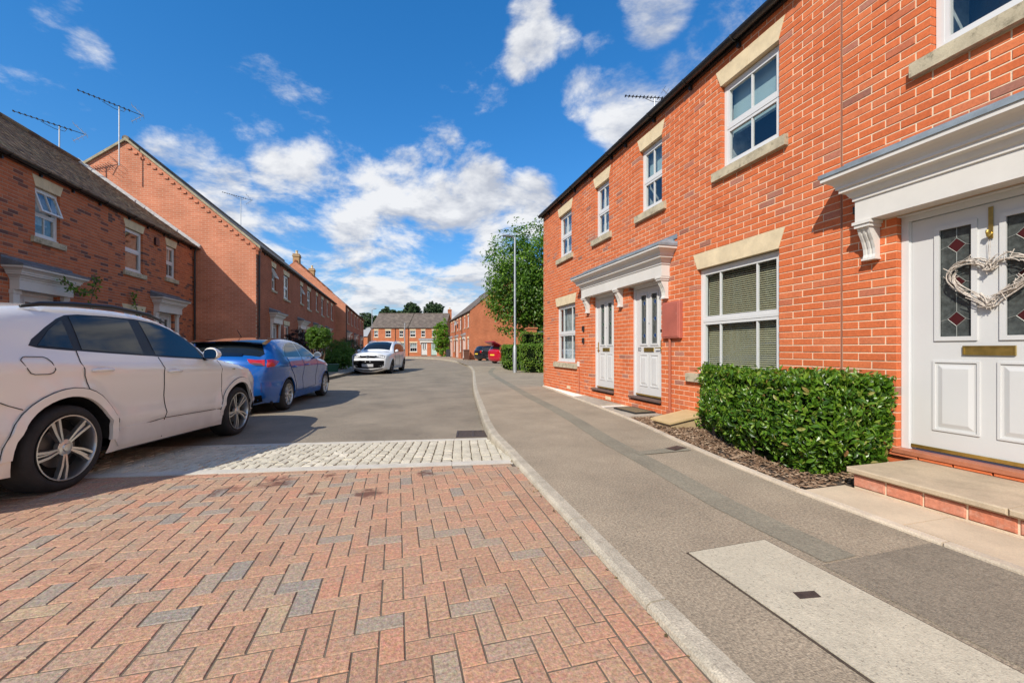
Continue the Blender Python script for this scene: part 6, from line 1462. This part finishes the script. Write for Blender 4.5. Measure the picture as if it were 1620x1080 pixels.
# bamboo-like shrub and far trees
p = far_pt(698, 60); tree('bamboo_clump', 'pale lime green bamboo clump between the end terrace and the short terrace', (p.x, p.y, -.1), (0, 0, 2.9), (1.15, 1.15, 2.7), 1.5, .05, 460, 40, .22, G_LIME, asp=.22, stems=4, cat='bamboo')
for px, Z, h, r, lb in ((613, 96, 10.6, 1.75, 'rounded tree above the end terrace, leftmost of the row'), (636, 100, 10.2, 1.7, 'spreading dark tree above the middle of the end terrace'), (651, 100, 12.0, 2.0, 'tallest dark pine behind the end terrace'), (687, 98, 11.9, 2.2, 'dark pine behind the end terrace, nearest the chimney'), (582, 84, 8.2, 2.4, 'dark tree half hidden behind the far lamp post'), (672, 104, 10.0, 1.8, 'low dark tree top between the two pines')):
    p = far_pt(px, Z); tree('distant_tree', lb, (p.x, p.y, 0), (0, 0, h - r * .8), (r, r, r * .95), h - r * 1.5, .3, 300, 34, .42, G_DARK, 'trees behind the end terrace', bias=.4)
# front gardens of the left terrace
tree('clipped_bush', 'bright green mushroom shaped bush on bare stems by the left terrace', (-3.25, 19.4, KT), (0, 0, 1.60), (.52, .52, .47), .9, .03, 420, 46, .055, G_BUSH, stems=5, cat='bush', bias=.3)
tree('purple_shrub', 'dark purple shrub beside the first door of the left terrace', (-4.45, 21.6, KT), (0, 0, 1.25), (.62, .75, .85), .5, .03, 260, 44, .065, G_PURPLE, stems=3, cat='shrub', bias=.35)
for x, y, w, h, m, lb in ((-3.75, 27.2, .55, 1.0, G_BUSH, 'small round green bush below the mushroom shaped one'), (-3.95, 31.0, 1.0, 1.75, G_TREE, 'dark green garden shrub behind the white car, nearer one'), (-3.7, 34.5, 1.1, 1.9, G_DARK, 'dark evergreen shrub behind the white car, farther one'), (-3.2, 24.6, .8, .75, G_BUSH, 'low leafy bush at the edge of the left pavement'), (-3.25, 28.8, .9, 1.1, G_TREE, 'leafy shrub just left of the white car bonnet'), (-6.4, 17.3, .5, 1.25, G_TREE, 'green shrub at the foot of the tall gable'), (-6.1, 16.4, .45, 1.15, G_BUSH, 'light green shrub peeping over the blue car roof')):
    tree('garden_shrub', lb, (x, y, KT), (0, 0, h * .52), (w, w, h * .52), h * .3, .03, 300, 42, .07, m, 'front garden shrubs on the left', 'shrub', stems=3, bias=.3)
# climbing plants on the shaded house
def vine(label, pts, n, size, loc):
    t = thing('climbing_plant', label, 'climber', loc, -Q); P_ = [Vector(q) for q in pts]; mb = MB(); mb.tube(P_, .009, 5); mb.build('stem', M_TWIG, t); fo = MB()
    for k in range(n):
        i = R.randrange(len(P_) - 1); q = P_[i].lerp(P_[i + 1], R.random()); leaf(fo, q + rnd_unit() * R.uniform(.02, .13), Vector((0, .6, .5)), size, .6)
    fo.build('foliage', G_TREE, t, kind='stuff', recalc=False)
vine('straggling vine with a leafy tuft across the canopy of the nearest left house', [(1.55, .36, 2.62), (1.35, .40, 2.55), (1.2, .40, 2.42), (1.0, .40, 2.40), (.75, .38, 2.44), (.6, .38, 2.5), (.52, .36, 2.72), (.40, .34, 2.86), (.3, .3, 2.80), (.5, .30, 2.3), (.42, .2, 1.6)], 190, .085, (LX, 12.75 - .2, 0))
vine('thin climber growing up past the lower window of the shaded left house', [(0, .08, .1), (.04, .1, 1.2), (-.03, .12, 1.9), (.0, .14, 2.2), (.06, .12, 2.55), (.16, .12, 2.7)], 130, .085, (LX, 14.15, 0))

# ------------------------------------------------------------------ street furniture and small things
def lamp_post(label, loc, h, heading, group='street lamps', r=.052):
    t = thing('street_lamp', label, 'street lamp', loc, heading, group)
    MB().lathe([(r * 1.75, -.1), (r * 1.75, 1.18), (r * 1.1, 1.28), (r, 1.32), (r * .82, h)], 16).build('column', M_STEEL, t, angle=40)
    MB().box(r * 1.6, r * 1.78, -.06, .06, .5, .95).build('access_door', M_STEEL, t)
    MB().tube([(0, 0, h - .02), (.05, 0, h + .02), (.18, 0, h + .05)], r * .7, 8).build('arm', M_STEEL, t)
    mb = MB(); mb.loft([[(.12, -.07, h + .02), (.12, .07, h + .02), (.12, .06, h + .08), (.12, -.06, h + .08)], [(.35, -.10, h + .035), (.35, .10, h + .035), (.35, .08, h + .11), (.35, -.08, h + .11)], [(.58, -.08, h + .055), (.58, .08, h + .055), (.58, .06, h + .09), (.58, -.06, h + .09)]]); hd_ = mb.build('lantern', mat('lantern_grey', (.12, .13, .14), .45), t)
    MB().box(.30, .54, -.06, .06, h + .024, h + .034).build('lens', mat('lamp_lens', (.5, .5, .48), .2), hd_)
    return t
lamp_post('grey street lamp column standing by the clipped hedge on the right', (5.35, 18.6, KT), 6.35, rad(176))
p = far_pt(588.5, 56); lamp_post('distant street lamp at the left end of the closing terrace', (p.x, p.y, -.05), 6.6, rad(-10))
p = far_pt(640.3, 60); t = thing('wooden_pole', 'plain grey pole standing before the end terrace', 'pole', (p.x, p.y, -.1)); MB().lathe([(.09, 0), (.075, 5.0), (.001, 5.02)], 10).build('shaft', M_STEEL, t)
def wheelie(label, loc, heading, m):
    t = thing('wheelie_bin', label, 'bin', loc, heading, 'wheelie bins')
    mb = MB(); mb.loft([[(-.24, -.22, .06), (.24, -.22, .06), (.24, .22, .06), (-.24, .22, .06)], [(-.28, -.27, .95), (.3, -.27, .95), (.3, .27, .95), (-.28, .27, .95)], [(-.31, -.29, .96), (.33, -.29, .96), (.33, .29, .96), (-.31, .29, .96)], [(-.31, -.29, 1.0), (.33, -.29, 1.0), (.33, .29, 1.0), (-.31, .29, 1.0)]]); mb.build('tub', m, t)
    mb = MB(); mb.loft([[(-.33, -.29, 1.0), (.34, -.29, 1.0), (.34, .29, 1.0), (-.33, .29, 1.0)], [(-.28, -.24, 1.07), (.28, -.24, 1.05), (.28, .24, 1.05), (-.28, .24, 1.07)]]); mb.build('lid', m, t)
    MB().tube([(-.36, -.25, .98), (-.36, .25, .98)], .018, 8).build('handle', m, t)
    for s_ in (-1, 1): MB().lathe([(.001, s_ * .25), (.1, s_ * .25), (.1, s_ * .3), (.001, s_ * .3)], 16, axis='y').build('wheel', C_TYRE, t, loc=(-.25, 0, .1))
wheelie('brown wheelie bin standing at the corner of the sunlit gable', (6.75, 41.2, KT), rad(-90), mat('bin_brown', (.13, .055, .035), .5))
p = far_pt(709, 57); wheelie('dark wheelie bin beyond the short terrace', (p.x, p.y, KT), rad(-100), mat('bin_black', (.03, .035, .045), .5))
t = thing('recycling_box', 'green recycling box on the left pavement before the shrubs', 'box', (-3.05, 21.9, KT), .2)
mb = MB(); mb.loft([[(-.22, -.17, 0), (.22, -.17, 0), (.22, .17, 0), (-.22, .17, 0)], [(-.27, -.21, .36), (.27, -.21, .36), (.27, .21, .36), (-.27, .21, .36)]]); mb.build('tub', mat('box_green', (.015, .10, .06), .45), t); MB().box(-.285, .285, -.225, .225, .345, .375).build('rim', mat('box_green', (.015, .10, .06), .45), t)
# satellite dish on the short terrace
t = thing('satellite_dish', 'small grey satellite dish on the front of the short terrace', 'satellite dish', (7.05, 50.6, 4.35), rad(200)); mb = MB(); mb.lathe([(.001, .0), (.15, .02), (.26, .06), (.3, .085)], 20, axis='x'); mb.build('dish', mat('dish_grey', (.28, .28, .29), .5), t); MB().tube([(0, 0, -.1), (-.12, 0, -.12)], .02, 6).build('bracket', M_STEEL, t); MB().tube([(0, 0, -.28), (.3, 0, -.1)], .012, 6).build('feed_arm', M_STEEL, t)
# garden wall with piers behind the hedges
t = thing('garden_wall', 'brick garden wall with a capped pier behind the clipped hedges', 'wall', (7.0, 21.6, 0), 0)
MB().box(0, 8, 0, .22, 0, 2.05).build('wall_panel', FB_R, t); MB().box(-.02, 8, -.04, .26, 2.05, 2.13).build('coping', M_LEADD, t)
for x_ in (.2, 1.25): MB().box(x_ - .23, x_ + .23, -.12, .34, 0, 2.25).box(x_ - .28, x_ + .28, -.17, .39, 2.25, 2.33).build('pier', FB_R, t)
# gas meter cover on the ground, door mat, heart wreath, security camera
t = thing('ground_meter_box', 'sand coloured sloping meter box lid on the bark beside the hedge', 'meter box', (3.92, 5.06, .03), 0)
MB().prism([(-.28, 0), (.28, 0), (.28, .17), (-.28, .075)], -.2, .2, 'y').build('box', mat('meter_sand_box', (.47, .35, .20), .6, var=.1, vs=6), t)
MB().prism([(-.32, .072), (.30, .172), (.30, .20), (-.32, .098)], -.225, .225, 'y').build('lid', mat('meter_sand_lid', (.56, .41, .21), .55, var=.1, vs=6), t)
t = thing('door_mat', 'black rubber door mat with brush squares before the right of the paired doors', 'door mat', (3.98, 6.33, .066), rad(2)); M_MAT = mat('mat_rubber', (.018, .017, .016), .8); M_BRUSH = mat('mat_coir', (.20, .15, .085), .95, grain=.3)
mb = MB(); frame_boxes(mb, -.2, .2, -.33, .33, .03, 0, .02); 
mb = MB(); mb.box(-.2, .2, -.33, .33, 0, .012); mb.box(-.2, -.175, -.33, .33, .012, .022); mb.box(.175, .2, -.33, .33, .012, .022); mb.box(-.175, .175, -.33, -.305, .012, .022); mb.box(-.175, .175, .305, .33, .012, .022); mb.build('rubber_base', M_MAT, t)
for i in range(5):
    for j in range(8): MB().box(-.165 + i * .068, -.165 + i * .068 + .052, -.295 + j * .075, -.295 + j * .075 + .055, .011, .024).build('brush_square', M_BRUSH, t)
t = thing('twig_heart', 'heart shaped wreath of whitewashed twigs hanging on the white door', 'wreath', (FX + .062, 2.005, 1.66), -Q); M_WICK = mat('whitewashed_twig', (.52, .46, .40), .85, var=.3, vs=30, bump=.3)
def heart(a, k=1.0):
    x_ = 16 * math.sin(a) ** 3; y_ = 13 * math.cos(a) - 5 * math.cos(2 * a) - 2 * math.cos(3 * a) - math.cos(4 * a); return Vector((x_ / 16 * .225 * k, 0, y_ / 16 * .20 * k + .01))
def heart_pt(a, n_, y_):
    p, q = heart(a), heart(a + .02); d = (q - p).normalized(); return p + Vector((d.z, 0, -d.x)) * n_ + Vector((0, y_, 0))
for k in range(125):
    a0 = R.uniform(0, 6.28); ln = R.uniform(.30, .85); n0, n1 = R.uniform(-.030, .030), R.uniform(-.034, .034); y0_, y1_ = R.uniform(-.045, .008), R.uniform(-.045, .008)
    pts = [heart_pt(a0 + ln * q / 5, n0 + (n1 - n0) * q / 5 + R.uniform(-.003, .003), y0_ + (y1_ - y0_) * q / 5) for q in range(6)]; r_ = R.uniform(.0028, .0056)
    MB().tube(pts, [r_, r_, r_, r_ * .95, r_ * .9, r_ * .7], 5).build('twig', M_WICK, t)
for k in range(40):
    a0 = R.uniform(0, 6.28); p0 = heart_pt(a0, R.uniform(-.03, .03), -.03); d = rnd_unit(); d.y *= .4; MB().tube([p0 - d * .03, p0 + d * .035], .0028, 4).build('twig', M_WICK, t)
t.rotation_euler = (0, 0, -Q)
MB().tube([(0, -.015, .10), (.006, -.012, .30)], .0015, 4).build('string', M_WICK, t); MB().tube([(.0, -.015, .10), (-.006, -.012, .30)], .0015, 4).build('string', M_WICK, t)
t = thing('door_hook', 'brass over-door hook carrying the twig heart', 'hook', (FX + .068, 2.005, 2.13), -Q); MB().box(-.013, .013, -.006, -.001, -.16, .08).build('strap', M_BRASS, t); MB().tube([(0, -.004, -.12), (0, -.035, -.14), (0, -.045, -.115), (0, -.04, -.10)], .011, 8).build('hook_tip', M_BRASS, t)
t = thing('security_camera', 'small black security camera on the corner of the near door canopy', 'camera', (FX - .085, 2.83, 2.44), Q); MB().bbox(-.03, .03, -.06, .03, -.035, .035, .008).build('camera_body', M_BLACK, t); MB().lathe([(.001, .034), (.018, .032), (.022, .026)], 12, axis='y').build('lens', C_GLASS, t)
mb = MB()                                    # weeds and dry leaves along the kerb
for k in range(1400):
    i = R.randrange(len(rk) - 1); 
    if rk[i].y > 14: continue
    q = rk[i].lerp(rk[i + 1], R.random()); zz_ = 0 if q.y < 4 else (-.088 * min(1, (q.y - 4) / 1.5)); x_ = q.x - abs(R.gauss(.0, .02)) - .005
    leaf(mb, Vector((x_, q.y, zz_ + .008)), Vector((0, 0, 1)), R.choice((.012, .018, .025)), .5)
tag(mb.build('kerb_litter', leaf_mat('dry_leaf', [(0, (.05, .06, .02)), (.5, (.16, .11, .045)), (1, (.30, .19, .09))], .8, .1), kind='stuff', recalc=False), 'dry leaf litter and weeds along the kerb channel', 'litter')
